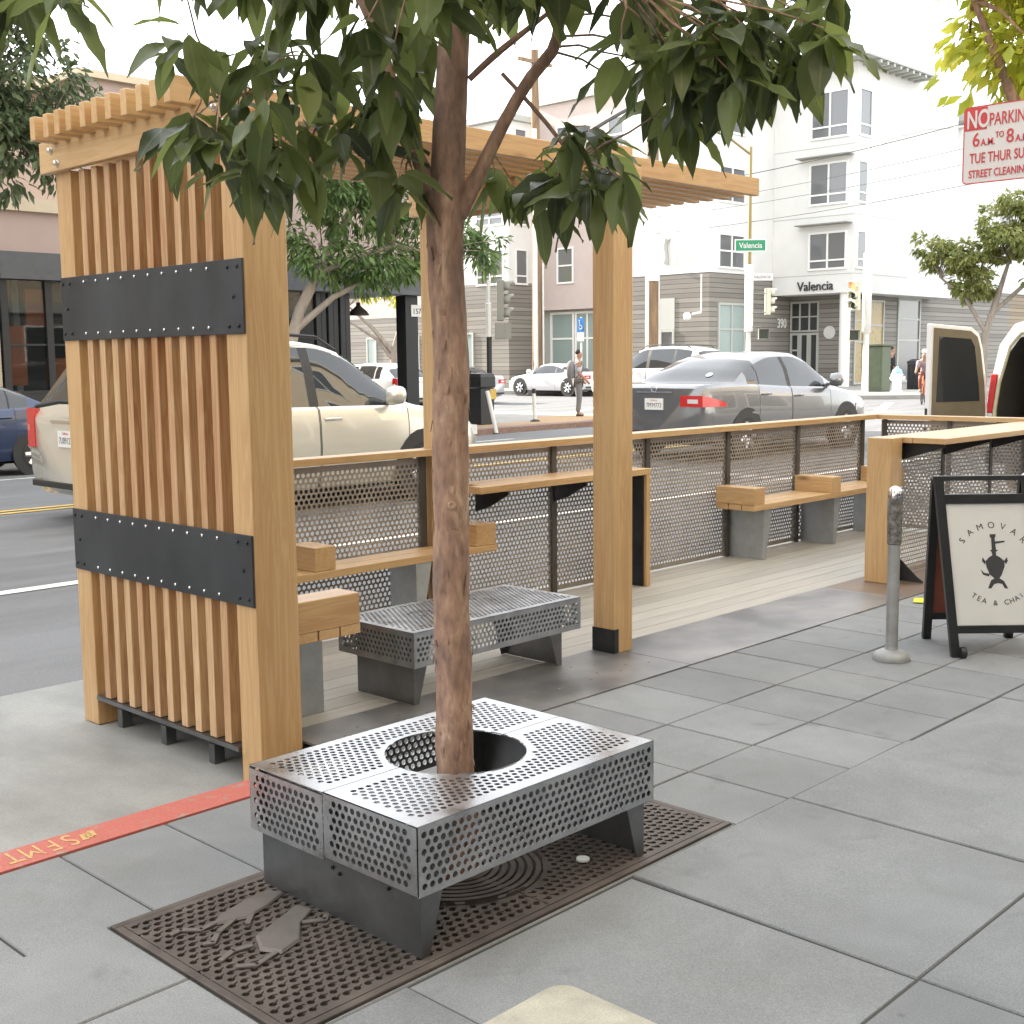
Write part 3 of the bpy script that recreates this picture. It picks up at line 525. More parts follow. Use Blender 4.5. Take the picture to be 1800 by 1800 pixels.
for (a, b_) in zip(bk[:-1], bk[1:]):
    a = Vector(a); b_ = Vector(b_); d = (b_-a).normalized(); p = Vector((-d.y, d.x))*.42
    mb.quad(*[(v.x, v.y, gz(v.x)+.161) for v in (a, b_, b_+p, a+p)])
    e = Vector((d.y, -d.x))*.012; mb.quad(*[(v.x, v.y, z) for v, z in ((a+e, -.3), (b_+e, -.3), (b_+e, gz(b_.x)+.161), (a+e, gz(a.x)+.161))])
struct('brick_edging', mb, 'brickp')
raised(arc(44.0, 23.0, 3.4, 180, 262)+[(150, 19.6), (150, 130), (40.6, 130)], 'north_sidewalk')
raised([(45, 3.66), (150, 3.66), (150, -40), (45, -40)], 'block_sidewalk')

# ================================================================== PARKLET
# floor: planks, bamboo decking, steel bridging plates
t = thing('parklet_deck', 'low grey-brown plank floor of the parklet behind the steel bridging plates', 'deck', (6.5, 4.9, -.14))
mb = MB(); y = 4.205
while y < 5.52: mb.box(2.83, 10.35, y, min(y+.137, 5.53), -.03, .0); y += .141
part('decking', mb, 'deck', t)
mb = MB(); mb.box(2.80, 10.4, 4.2, 5.55, -.055, -.033); mb.box(2.712, 2.76, 4.17, 5.345, -.013, .006); mb.box(2.95, 10.4, 5.535, 5.56, -.1, -.005)
part('edge_channel', mb, 'legst', t)
for y in (5.25, 4.86, 4.47, 4.20):
    mb = MB(); mb.box(2.775, 2.825, y-.022, y+.022, -.143, -.056); part('foot', mb, 'legst', t)
mb = MB(); mb.box(2.945, 5.045, 3.615, 4.2, -.004, .007); part('bridging_plate', mb, 'thresh', t, bevel=.002)
mb = MB(); mb.box(5.049, 7.4, 3.615, 4.2, -.004, .0072); part('bridging_plate', mb, 'thresh', t, bevel=.002)
mb = MB(); mb.box(7.404, 9.6, 3.615, 4.2, -.004, .0066); part('bridging_plate', mb, 'rust', t, bevel=.002, label='rust-stained steel bridging plate')
repeat('stud', MB().lathe([(.008, 0), (.006, .0016), (0, .0018)], (0, 0, 0), 8), 'rust', t, [(3.1+i*.115, 3.80+j*.17+(i % 2)*.06, .0068) for i in range(17) for j in range(2)])

# pergola: screen of slats, posts, plates, headers and rafters move as one frame
pg = thing('pergola', 'cedar pergola with a tall slatted end screen and two dark riveted steel bands', 'pergola', (2.8, 4.75, -.14))
for nm, b4 in (('post', (2.72, 2.922, 4.02, 4.157, -.14, 2.42)), ('post', (2.72, 2.922, 5.355, 5.49, -.14, 2.42)),
               ('post', (4.963, 5.12, 4.05, 4.192, 0, 2.63)), ('post', (4.945, 5.10, 5.375, 5.5, 0, 2.54))):
    mb = MB(); mb.box(*b4); part(nm, mb, 'woodz', pg, bevel=.005)
for k in range(10):
    y = 5.253-.1108*k; mb = MB(); mb.box(2.7215, 2.861, y-.024, y+.024, .008, 2.412); part('slat', mb, 'slat', pg, bevel=.003)
for z0, z1 in ((1.663, 1.947), (.60, .885)):
    mb = MB(); mb.box(2.709, 2.7195, 4.021, 5.478, z0, z1); pl = part('steel_band', mb, 'plate', pg, bevel=.0015)
    lt = [(5.253-.1108*k, z) for k in range(10) for z in (z0+.028, z1-.028)]; dk = [(y, z) for y in (4.05, 4.115, 5.39, 5.455) for z in (z0+.03, z1-.03)]+[(y, (z0+z1)/2) for y in (4.08, 5.42)]
    repeat('bolt', MB().lathe([(.0075, 0), (.0075, .004), (.003, .007)], (0, 0, 0), 6, (-1, 0, 0)), 'bolt', pl, [(2.709, y, z) for y, z in lt])
    repeat('bolt', MB().lathe([(.008, 0), (.008, .004), (.003, .007)], (0, 0, 0), 6, (-1, 0, 0)), 'dbolt', pl, [(2.709, y, z) for y, z in dk])
for x0, x1, z0 in ((2.68, 2.7185, 2.415), (2.924, 2.962, 2.415), (4.918, 4.961, 2.39), (5.122, 5.165, 2.39)):
    mb = MB(); mb.box(x0, x1, 3.98 if x0 < 4 else 4.03, 5.56, z0, 2.529 if x0 > 4 else 2.553)
    h = part('header_beam', mb, 'woody', pg, bevel=.004)
    if x0 in (2.68, 4.918):
        repeat('bolt', MB().lathe([(.019, 0), (.019, .003), (.012, .004), (.012, .016), (.004, .02)], (0, 0, 0), 8, (-1, 0, 0)), 'bolt', h, [(x0, y, z-(.03 if x0 > 4 else 0)) for y, z in ((5.44, 2.508), (5.386, 2.447), (4.12, 2.51), (4.07, 2.445))])
for k in range(11):
    y = 5.41-.1125*k; mb = MB(); mb.box(2.572+random.uniform(-.006, .006), 6.6+random.uniform(-.01, .01), y-.046, y, 2.531 if True else 0, 2.634); part('rafter', mb, 'woodx', pg, bevel=.004)
mb = MB(); mb.box(4.9595, 4.9615, 4.045, 4.196, 0.008, .135); mb.box(4.9595, 5.0, 4.0465, 4.0485, .008, .135); part('post_shoe', mb, 'black', pg)

# railings
def mesh_panel(parent, org, du, U, V, n=6): return perf_part('mesh_panel', 'rail', parent, org, du, (0, 0, 1), U, V, .034, .0114, .012, n)
rl = thing('street_railing', 'long perforated steel railing with a cedar top rail along the traffic side', 'railing', (6.6, 5.48, 0))
mb = MB(); mb.box(2.93, 4.94, 5.40, 5.53, .995, 1.035); part('top_rail', mb, 'woodx', rl, bevel=.003)
mb = MB(); mb.box(5.105, 10.52, 5.40, 5.545, .992, 1.034); part('top_rail', mb, 'woodx', rl, bevel=.003)
px = [2.96, 4.9, 6.065, 7.08, 8.103, 9.136, 10.246]
for a in px+[5.16]:
    mb = MB(); mb.box(a-.022, a+.022, 5.455, 5.468, .0, .991); mb.box(a-.006, a+.006, 5.468, 5.51, 0, .991); part('upright', mb, 'upright', rl)
for a, b_ in zip([2.93]+px[2:-1][:0]+[5.11]+px[2:-1], [4.94]+px[2:]): mesh_panel(rl, (a, 5.474, .012), (1, 0, 0), b_-a, .97, 12 if a < 6 else 6)
el = thing('end_railing', 'short perforated steel railing with pinkish cedar rail at the far end of the parklet', 'railing', (10.45, 4.8, 0))
mb = MB(); mb.box(10.40, 10.53, 3.62, 5.399, .990, 1.030); part('top_rail', mb, 'woody', el, bevel=.003)
for y in (5.36, 4.75, 4.1): mb = MB(); mb.box(10.455, 10.468, y-.02, y+.02, 0, .989); part('upright', mb, 'upright', el)
mesh_panel(el, (10.474, 3.75, .012), (0, 1, 0), 1.65, .97, 6)
ctr = thing('sidewalk_counter', 'perforated railing with thick cedar post and wide bar top beside the metal pole', 'counter', (8.9, 4.0, 0))
mb = MB(); mb.box(7.765, 7.93, 3.93, 4.105, .007, 1.005); part('post', mb, 'woodz', ctr, bevel=.005)
for k in range(2): mb = MB(); mb.box(7.933, 10.39, 3.62+.24*k, 3.856+.24*k, .965, 1.004); part('bar_top', mb, 'woodx', ctr, bevel=.003)
mesh_panel(ctr, (7.94, 4.03, .012), (1, 0, 0), 2.5, .94, 8)
for x in (8.0, 8.75, 9.6, 10.3):
    mb = MB(); mb.box(x-.02, x+.02, 4.008, 4.021, .007, .964); part('upright', mb, 'upright', ctr)
    mb = MB(); mb.prism([(4.007, .963), (3.66, .963), (3.66, .94), (4.007, .83)], lambda u, v, t_: (t_, u, v), x-.005, x+.005); part('bracket', mb, 'black', ctr)
mb = MB(); mb.prism([(3.929, .009), (3.76, .009), (3.76, .02), (3.80, .045), (3.929, .16)], lambda u, v, t_: (t_, u, v), 7.94, 7.948); part('bracket', mb, 'black', ctr)

# slatted wood benches with block armrests
def planks(axis, a0, a1, b0, nb, wd, z0, z1, parent, mat):
    for k in range(nb):
        mb = MB(); c0 = b0+k*(wd+.008)
        if axis == 0: mb.box(a0, a1, c0, c0+wd, z0, z1)
        else: mb.box(c0, c0+wd, a0, a1, z0, z1)
        part('seat_plank', mb, mat, parent, bevel=.003)
def channel_leg(parent, x, y0, y1, z1, mat, sgn=1, axis=0):
    """folded sheet leg: broad plate plus tapered returns"""
    mb = MB(); pl = lambda u, v, t_: (u, t_, v) if axis == 0 else (t_, u, v)
    if axis == 0: mb.box(x, x+.004, y0, y1, .001, z1)
    else: mb.box(y0, y1, x, x+.004, .001, z1)
    for e in (y0, y1-.004):
        q = [(x+.004 if sgn > 0 else x, .001), (x+sgn*.035, .001), (x+sgn*.12, z1), (x+.004 if sgn > 0 else x, z1)]
        mb.prism(q, pl, e, e+.004)
    part('leg', mb, mat, parent)
bn = thing('wood_bench', 'cedar corner bench with block armrest tucked against the slatted screen', 'bench', (3.13, 4.6, 0), group='cedar benches with block armrests')
planks(1, 4.055, 5.2, 2.935, 3, .105, .405, .448, bn, 'woody')
mb = MB(); mb.box(2.93, 3.262, 4.052, 4.20, .4485, .582); part('armrest_block', mb, 'woodx', bn, bevel=.004)
channel_leg(bn, 4.345, 2.97, 3.28, .404, 'galv', 1, 1); channel_leg(bn, 5.0, 2.97, 3.28, .404, 'galv', 1, 1)
bn = thing('wood_bench', 'cedar bench with block armrests along the street railing beside the pergola post', 'bench', (4.3, 5.3, 0), group='cedar benches with block armrests')
planks(0, 3.27, 5.27, 5.21, 2, .12, .407, .449, bn, 'woodx')
mb = MB(); mb.box(3.905, 4.045, 5.215, 5.452, .4495, .58); part('armrest_block', mb, 'woody', bn, bevel=.004)
mb = MB(); mb.box(5.10, 5.265, 5.215, 5.452, .4495, .58); part('armrest_block', mb, 'woody', bn, bevel=.004)
channel_leg(bn, 4.62, 5.22, 5.45, .405, 'galv', 1, 0)
bn = thing('wood_bench', 'cedar bench with two block armrests on pale steel legs near the far end railing', 'bench', (9.1, 5.3, 0), group='cedar benches with block armrests')
planks(0, 7.92, 10.38, 5.10, 3, .110, .400, .445, bn, 'woodx')
for x0 in (7.915, 9.07, 10.2):
    mb = MB(); mb.box(x0, x0+.15, 5.10, 5.45, .4455, .575); part('armrest_block', mb, 'woody', bn, bevel=.004)
for x in (8.13, 9.2, 10.1): channel_leg(bn, x, 5.15, 5.46, .398, 'galv', 1, 0)

# high table on the railing with a waterfall leg
tb = thing('bar_table', 'plank bar table with a full-height cedar end panel at the street railing', 'table', (5.9, 5.3, 0))
for k in range(3): mb = MB(); mb.box(5.06+.10*(k == 1), 6.69, 5.135+k*.107, 5.237+k*.107, .772, .814); part('table_plank', mb, 'woodx', tb, bevel=.003)
for k in range(3): mb = MB(); mb.box(6.648, 6.69, 5.137+k*.107, 5.235+k*.107, .002, .7715); part('end_panel_board', mb, 'woodz', tb, bevel=.003)
mb = MB(); mb.box(6.636, 6.646, 5.16, 5.43, .002, .771); part('stiffener', mb, 'black', tb)
for x in (5.33, 6.06): mb = MB(); mb.prism([(5.452, .771), (5.17, .771), (5.17, .745), (5.33, .66), (5.452, .62)], lambda u, v, t_: (t_, u, v), x-.005, x+.005); part('bracket', mb, 'black', tb)

# perforated steel benches
def steel_bench(label, X0, X1, Y0, Y1, ztop, zlow, lx0, lx1, ly0, ly1, pitch, r, hole=None, halves=False, legmat='legst'):
    t = thing('steel_bench', label, 'bench', ((X0+X1)/2, (Y0+Y1)/2, 0), group='perforated steel benches')
    th = .0025; W_, D_ = X1-X0, Y1-Y0; ym = (Y0+Y1)/2+.02
    if halves:   # two folded halves meeting on a seam along x
        sx = (Y0, ym-.0015, ym+.0015, Y1)
        for y0, y1 in ((sx[0], sx[1]), (sx[2], sx[3])):
            perf_part('top_sheet', 'zinc', t, (X0, y0, ztop), (1, 0, 0), (0, 1, 0), W_, y1-y0, pitch, r, .034, 12, th, circle=(hole[0]-X0, hole[1]-y0, hole[2], .016))
            perf_part('end_sheet', 'zinc', t, (X0, y1, zlow+(.004 if y0 == Y0 else -.006)), (0, -1, 0), (0, 0, 1), y1-y0, ztop-zlow-.004, pitch, r, .014, 12, th)
            perf_part('end_sheet', 'zinc', t, (X1, y0, zlow), (0, 1, 0), (0, 0, 1), y1-y0, ztop-zlow, pitch, r, .014, 12, th)
    else:
        perf_part('top_sheet', 'zinc', t, (X0, Y0, ztop), (1, 0, 0), (0, 1, 0), W_, D_, pitch, r, .03, 12, th)
        perf_part('end_sheet', 'zinc', t, (X0, Y1, zlow), (0, -1, 0), (0, 0, 1), D_, ztop-zlow, pitch, r, .014, 12, th)
        perf_part('end_sheet', 'zinc', t, (X1, Y0, zlow), (0, 1, 0), (0, 0, 1), D_, ztop-zlow, pitch, r, .014, 12, th)
    perf_part('side_sheet', 'zinc', t, (X0, Y0, zlow), (1, 0, 0), (0, 0, 1), W_, ztop-zlow, pitch, r, .014, 12, th)
    perf_part('side_sheet', 'zinc', t, (X1, Y1, zlow), (-1, 0, 0), (0, 0, 1), W_, ztop-zlow, pitch, r, .014, 12, th)
    for x, s in ((lx0, 1), (lx1, -1)):
        mb = MB(); mb.box(x, x+.005, ly0, ly1, .004, ztop-.02)
        for e in (ly0, ly1-.005):
            q = [(x+(.005 if s > 0 else 0), .004), (x+s*.03, .004), (x+s*.13, ztop-.02), (x+(.005 if s > 0 else 0), ztop-.02)]
            mb.prism(q, lambda u, v, t_: (u, t_, v), e, e+.005)
        part('leg', mb, legmat, t)
    return t
tbn = steel_bench('perforated steel tree guard bench ringing the foreground trunk', 2.0, 2.985, 2.277, 3.022, .372, .182, 2.024, 2.956, 2.296, 3.0, .0268, .0091, (2.497, 2.657, .216), True)
repeat('bolt', MB().lathe([(.006, 0), (.005, .006)], (0, 0, 0), 8, (-1, 0, 0)), 'dbolt', tbn, [(2.024, y, z) for (y, z) in ((2.93, .168), (2.66, .15), (2.63, .14), (2.42, .16))])
steel_bench('low perforated steel bench standing on the parklet deck behind the tree', 3.535, 4.66, 4.02, 4.555, .362, .20, 3.60, 4.60, 4.10, 4.50, .0268, .0091)

# ================================================================== FOREGROUND TREE, GRATE
TX, TY = 2.48, 2.642
tg = thing('tree_grate', 'brown cast iron tree grate with raised figures set in the sidewalk under the steel bench', 'tree grate', (2.47, 2.66, -.02))
mb = MB(); mb.box(1.566, 3.372, 2.244, 3.078, -.055, -.012); part('bed', mb, 'hole', tg)
mb = MB()
for b4 in ((1.566, 3.372, 2.244, 2.268), (1.566, 3.372, 3.054, 3.078), (1.566, 1.59, 2.2685, 3.0535), (3.348, 3.372, 2.2685, 3.0535)): mb.box(*b4, -.05, .0045)
part('frame', mb, 'iron', tg, bevel=.003)
GX, GY, GR = 2.49, 2.66, .27
for x0, x1 in ((1.591, 2.489), (2.492, 3.347)):
    perf_part('grate_plate', 'iron', tg, (x0, 2.27, .004), (1, 0, 0), (0, 1, 0), x1-x0, .783, .0345, .0102, .006, 12, .012, circle=(GX-x0, GY-2.27, GR, .004))
mb = MB(); pv = .0345*math.sqrt(3)/2
for j in range(27):
    for i in range(53):
        x, y = 1.585+i*.0345+(j % 2)*.01725, 2.283+j*pv-.0035
        if x < 1.6 or x > 3.34 or y < 2.28 or y > 3.045 or math.hypot(x-GX, y-GY) < GR+.02: continue
        x += .01725; a = R(20 if (i+j) % 2 else -20); c, s = math.cos(a), math.sin(a)
        if x < 3.335: mb.obox((x, y, .0054), (.0088*c, .0088*s, 0), (-.003*s, .003*c, 0), (0, 0, .0016))
part('weave_ridge', mb, 'iron', tg)
for k in range(7):
    r0 = .265-k*.026; mb = MB()
    mb.lathe([(r0-.016, -.01), (r0, -.01), (r0, .005), (r0-.016, .005), (r0-.016, -.01)], (GX, GY, 0), 48); part('ring', mb, 'iron', tg, smooth=40)
mb = MB(); mb.box(GX-.27, GX+.27, GY-.012, GY+.012, -.012, .002); mb.box(GX-.012, GX+.012, GY-.27, GY-.013, -.012, .002); mb.box(GX-.012, GX+.012, GY+.013, GY+.27, -.012, .002); part('spoke', mb, 'iron', tg)
def relief(poly, limbs):
    mb = MB(); cx = sum(p[0] for p in poly)/len(poly); cy = sum(p[1] for p in poly)/len(poly)
    n = len(poly); vs = [(x, y, .007) for x, y in poly]+[(cx+(x-cx)*.9, cy+(y-cy)*.9, .0125) for x, y in poly]
    mb.add(vs, [tuple(range(n, 2*n))]+[(i, (i+1) % n, n+(i+1) % n, n+i) for i in range(n)])
    for L_ in limbs:
        for (xa, ya), (xb, yb) in zip(L_[:-1], L_[1:]):
            d_ = Vector((xb-xa, yb-ya, 0)); e_ = d_.normalized(); mb.obox(((xa+xb)/2, (ya+yb)/2, .0085), d_/2+e_*.005, Vector((-e_.y, e_.x, 0))*.0085, (0, 0, .0035))
    part('raised_figure', mb, 'relief', tg, bevel=.002)
relief([(1.76, 2.86), (1.80, 2.90), (1.90, 2.93), (2.0, 2.945), (2.02, 2.89), (1.93, 2.85), (1.85, 2.83)], [[(1.78, 2.87), (1.72, 2.86), (1.68, 2.90), (1.65, 2.895)], [(1.82, 2.85), (1.74, 2.81), (1.70, 2.77), (1.68, 2.78)], [(1.88, 2.85), (1.83, 2.80)]])
relief([(1.76, 2.64), (1.80, 2.72), (1.90, 2.76), (2.0, 2.80), (2.01, 2.74), (1.93, 2.69), (1.87, 2.61), (1.79, 2.585)], [[(1.78, 2.60), (1.71, 2.58), (1.67, 2.61)], [(1.76, 2.68), (1.71, 2.69), (1.66, 2.67)], [(1.94, 2.69), (1.99, 2.66), (2.01, 2.68)]])
cp = thing('bottle_cap', 'small pinkish white-rimmed cap lying on the tree grate', 'cap', (2.787, 2.398, .0085))
part('rim', MB().lathe([(.019, 0), (.0215, .002), (.0205, .008), (.0165, .0082)], (2.787, 2.398, .0085), 20), 'hyd', cp, smooth=40); part('liner', MB().lathe([(.0162, 0), (.0162, .0065), (0, .007)], (2.787, 2.398, .0095), 18), 'rednose', cp, smooth=40)

tr = thing('street_tree', 'foreground street tree with peeling red-brown trunk rising through the steel bench', 'tree', (TX, TY, -.01))
def wig(z): return (TX+.004*math.sin(z*5)+.003*math.sin(z*13), TY-.004*math.cos(z*4.3))
mb = MB(); zs = [-.01+.03*k for k in range(69)]; nn = 28; vs = []
for z in zs:
    cx, cy = wig(z); rr = .0565+.010*math.exp(-z*8)-.006*(z/2)+(.008 if 1.84 < z < 2.06 else 0)*(z-1.84)/.2
    for k in range(nn):
        a = 2*math.pi*k/nn; q = rr*(1+.04*math.sin(3*a+z*4)+.028*math.sin(5*a-z*9)+.022*math.sin(2*a+z*23)+.018*math.sin(7*a+z*41))
        if abs(z-1.13) < .05 and math.cos(a-math.pi*1.24) > .7: q += .006
        vs.append((cx+q*math.cos(a), cy+q*math.sin(a), z))
mb.add(vs, [(i*nn+k, i*nn+(k+1) % nn, (i+1)*nn+(k+1) % nn, (i+1)*nn+k) for i in range(len(zs)-1) for k in range(nn)]+[tuple(range(nn))[::-1], tuple(range((len(zs)-1)*nn, len(zs)*nn))])
fl = []
for _ in range(150):   # curling bark flakes
    z = random.uniform(.05, 2.0); a = random.uniform(0, 6.28); cx, cy = wig(z); rr = .0575+.010*math.exp(-z*8)-.006*(z/2); h = random.uniform(.012, .045); e_ = Vector((math.cos(a), math.sin(a), 0)); s_ = Vector((-math.sin(a), math.cos(a), 0))*random.uniform(.004, .011); c = Vector((cx, cy, z))+e_*rr*.985
    k = random.choice((-1, 1)); mb.quad(c-s_, c+s_, c+s_*.6+Vector((0, 0, k*h))+e_*random.uniform(.003, .008), c-s_*.7+Vector((0, 0, k*h*.8))+e_*random.uniform(.002, .006))
mb.lathe([(.0115, 0), (.013, .004), (.008, .007), (.003, .004)], (2.441, 2.597, 1.135), 12, (-.69, -.72, 0))
part('trunk', mb, 'bark', tr, smooth=50)
limbs = [([(2.48, 2.642, 1.95), (2.487, 2.632, 2.2), (2.50, 2.617, 2.47), (2.51, 2.60, 2.8), (2.56, 2.63, 3.2), (2.5, 2.6, 3.8)], [.052, .05, .045, .04, .03, .015]),
         ([(2.47, 2.655, 1.98), (2.425, 2.70, 2.13), (2.385, 2.735, 2.28), (2.34, 2.775, 2.5), (2.25, 2.86, 2.75), (2.1, 3.0, 3.1)], [.032, .022, .018, .017, .015, .009]),
         ([(2.50, 2.62, 1.97), (2.555, 2.575, 2.09), (2.60, 2.53, 2.22), (2.665, 2.475, 2.36), (2.712, 2.43, 2.42), (2.722, 2.42, 2.49), (2.75, 2.42, 2.62), (2.85, 2.3, 2.9)], [.032, .021, .0185, .018, .018, .017, .014, .009]),
         ([(2.52, 2.58, 2.34), (2.57, 2.54, 2.40), (2.62, 2.50, 2.45), (2.68, 2.42, 2.52)], [.009, .01, .009, .006]),
         ([(2.60, 2.53, 2.36), (2.66, 2.47, 2.27), (2.72, 2.41, 2.17), (2.77, 2.36, 2.06)], [.006, .0065, .006, .004]),
         ([(2.34, 2.775, 2.45), (2.24, 2.86, 2.36), (2.12, 2.93, 2.32), (1.98, 3.0, 2.27)], [.008, .008, .006, .004]),
         ([(2.385, 2.735, 2.24), (2.3, 2.79, 2.19), (2.2, 2.87, 2.13), (2.1, 2.93, 2.13)], [.007, .006, .005, .004]),
         ([(2.5, 2.6, 2.7), (2.3, 2.4, 2.72), (2.1, 2.2, 2.7), (1.8, 1.95, 2.62), (1.5, 2.2, 2.5)], [.02, .017, .014, .01, .006]),
         ([(2.52, 2.6, 2.75), (2.5, 2.3, 2.75), (2.45, 2.1, 2.6), (2.42, 1.95, 2.45)], [.02, .015, .011, .006])]
mb = MB()
for P_, r_ in limbs:
    # smooth the polyline a little
    Q = []; Rr = []
    for i in range(len(P_)-1):
        for s in (0, .5): Q.append(Vector(P_[i]).lerp(P_[i+1], s)); Rr.append(r_[i]*(1-s)+r_[i+1]*s)
    Q.append(Vector(P_[-1])); Rr.append(r_[-1]); Q2 = [Q[0]]+[(Q[i-1]+Q[i]*2+Q[i+1])/4 for i in range(1, len(Q)-1)]+[Q[-1]]
    mb.tube(Q2, Rr, 10)
TIPS = np.array([1.77,2.83,2.38,1.86,3.05,2.4,1.94,2.78,2.37,1.97,3.0,2.38,2.11,2.89,2.46,1.9,2.51,2.29,1.8,2.54,2.2,2.09,3.09,2.28,1.77,2.82,2.17,1.8,2.76,2.13,2.01,3.33,2.24,1.97,2.83,2.16,2.21,2.97,2.31,2.02,2.78,2.16,2.14,2.83,2.2,1.81,2.65,2.05,2.05,2.9,2.09,2.22,2.96,2.13,2.14,2.7,2.17,2.01,3.05,2.14,2.1,2.93,2.38,2.0,2.41,2.36,2.27,2.84,2.37,2.24,2.69,2.31,2.16,2.5,2.43,2.02,2.34,2.27,2.49,2.75,2.5,2.23,2.57,2.25,2.29,2.76,2.27,2.33,2.87,2.21,2.3,2.73,2.18,2.48,2.79,2.4,2.18,2.5,2.03,2.4,2.69,2.05,1.84,3.01,2.58,2.11,3.24,2.69,2.17,3.12,2.67,1.9,2.57,2.5,1.99,2.52,2.51,2.1,2.5,2.53,2.53,2.84,2.69,2.34,2.47,2.57,2.52,2.49,2.61,2.42,2.25,2.54,2.6,2.28,2.58,2.07,2.24,2.43,2.09,2.19,2.45,2.26,2.26,2.52,2.31,2.21,2.51,2.52,2.33,2.56,2.44,2.18,2.54,2.66,2.21,2.61,2.74,2.7,2.12,2.84,2.73,2.11,2.74,2.51,2.13,2.53,2.22,2.14,2.96,2.5,2.24,3.05,2.51,2.2,2.95,2.54,2.14,2.71,2.42,2.07,2.89,2.4,2.1,2.64,2.13,2.03,2.81,2.6,2.08,2.75,2.39,2.05,2.62,2.23,2.03,2.43,1.96,2.31,2.92,2.3,2.54,3.05,2.31,2.6,2.55,1.87,2.35,3.02,2.13,2.55,2.82,1.92,2.38,2.71,1.77,2.42,2.83,1.79,2.39,3.18,1.93,2.52,3.3,1.93,2.61,2.76,1.6,2.34,2.91,2.03,2.37,2.61,1.74,2.27,3.08,1.96,2.4,2.67,1.99,2.34,2.94,2.27,2.38,3.02,2.28,2.32,2.78,2.03,2.22,3.11,2.23,2.45,2.88,1.75,2.33,2.64,1.76,2.36,3.0,1.93,2.4,2.58,1.77,2.34,2.62,1.89,2.27,2.69,2.06,2.38,2.8,2.18,2.56,2.81,1.67,2.39,2.6,1.75,2.23,3.15,2.04,2.38,2.71,1.91,2.28,3.27,2.02,2.47,3.25,2.01,2.63,2.64,2.1,2.52,2.76,2.06,2.56,2.88,2.0,2.57,3.03,1.98,2.61,3.15,1.81,2.59,1.19,2.6,2.39,1.26,2.6,2.43,1.41,2.78,2.51,1.19,2.53,2.33,1.21,2.44,2.33,1.24,2.71,2.33,1.16,2.28,2.26]).reshape(-1, 3)
lp = np.array([p for P_, r_ in limbs for i in range(len(P_)-1) for p in [tuple(Vector(P_[i]).lerp(P_[i+1], s)) for s in (.2, .6, 1.)] if p[2] > 2.1])
up_ = []
for _ in range(230):   # the crown above the frame
    a = random.uniform(0, 2*math.pi); rr = 1.15*math.sqrt(random.random()); z = random.uniform(2.75, 4.4); k = 1-abs(z-3.3)/1.5
    up_.append((TX+rr*k*math.cos(a)-.1, TY+rr*k*math.sin(a), z))
ALLT = np.concatenate([TIPS, np.array(up_)])
for tp in ALLT:
    d = np.linalg.norm(lp-tp, axis=1)+.35*np.maximum(0, tp[2]-lp[:, 2])*0; p0 = Vector(lp[d.argmin()]); p1 = Vector(tp)
    if (p1-p0).length < .03 or (p1-p0).length > .55: continue
    md = p0.lerp(p1, .5)+Vector((random.uniform(-.03, .03), random.uniform(-.03, .03), random.uniform(.0, .05)))
    mb.tube([p0, p0.lerp(md, .5)+Vector((0, 0, .012)), md, md.lerp(p1, .5)+Vector((random.uniform(-.012, .012), random.uniform(-.012, .012), .01)), p1], [.004, .0036, .003, .0025, .0018], 5, False)
part('limbs', mb, 'bark', tr, smooth=50)
B, D, Nn, Ls, Ws, dr = [], [], [], [], [], []
for tp in ALLT:
    n = random.randint(6, 9); a0 = random.uniform(0, 6.28)
    for k in range(n):
        a = a0+k*2.4+random.uniform(-.4, .4); el = R(random.choice([-72, -60, -50, -40, -28, -14, 2])+random.uniform(-12, 12))
        h = Vector((math.cos(a), math.sin(a), 0)); d = h*math.cos(el)+Vector((0, 0, math.sin(el)))
        B.append(Vector(tp)+h*.012+Vector((0, 0, random.uniform(-.05, .02)))); D.append(d)
        nv = Vector((0, 0, 1))*math.cos(el)-h*math.sin(el)+Vector((random.uniform(-.5, .5), random.uniform(-.5, .5), 0)); Nn.append(nv)
        l = random.uniform(.08, .168)*(.8 if tp[1] > 1.8*tp[0] or (tp[0] < 1.45) else 1); Ls.append(l); Ws.append(l*random.uniform(.20, .275)); dr.append(random.uniform(.05, .45))
V_, F_ = leaf_mesh(np.array([tuple(x) for x in B]), np.array([tuple(x) for x in D]), np.array([tuple(x) for x in Nn]), np.array(Ls), np.array(Ws), np.array(dr), .28, 6)
rib(part('crown', (V_, F_), 'leaf', tr, smooth=80))

# ================================================================== SIDEWALK FURNITURE
mb = MB(); cx, cy = 5.826, 2.915
mp_ = thing('meter_pole', 'bare grey parking meter pole with domed cap and round foot on the sidewalk', 'pole', (cx, cy, 0))
ln = Vector((.018, .012, 1)).normalized()
part('pole', MB().lathe([(.0305, .03), (.0305, .60)], (cx, cy, 0), 20, ln), 'grey', mp_, smooth=40)
part('collar', MB().lathe([(.031, .60), (.036, .605), (.0365, .72), (.038, .73), (.0375, .83), (.033, .835)], (cx, cy, 0), 20, ln), pmat('scraped_collar', (.30, .29, .27), .6, .3, .4, 40, col2=(.05, .05, .048), bump=.4, bscale=60), mp_, smooth=40)
part('cap', MB().lathe([(.037, .836), (.038, .85), (.036, .868), (.027, .888), (.012, .898), (0, .90)], (cx, cy, 0), 20, ln), 'chrome', mp_, smooth=60)
part('foot', MB().lathe([(.092, .0), (.094, .012), (.085, .035), (.06, .05), (.034, .056), (.030, .07)], (cx, cy, .001), 28), 'grey', mp_, smooth=40)

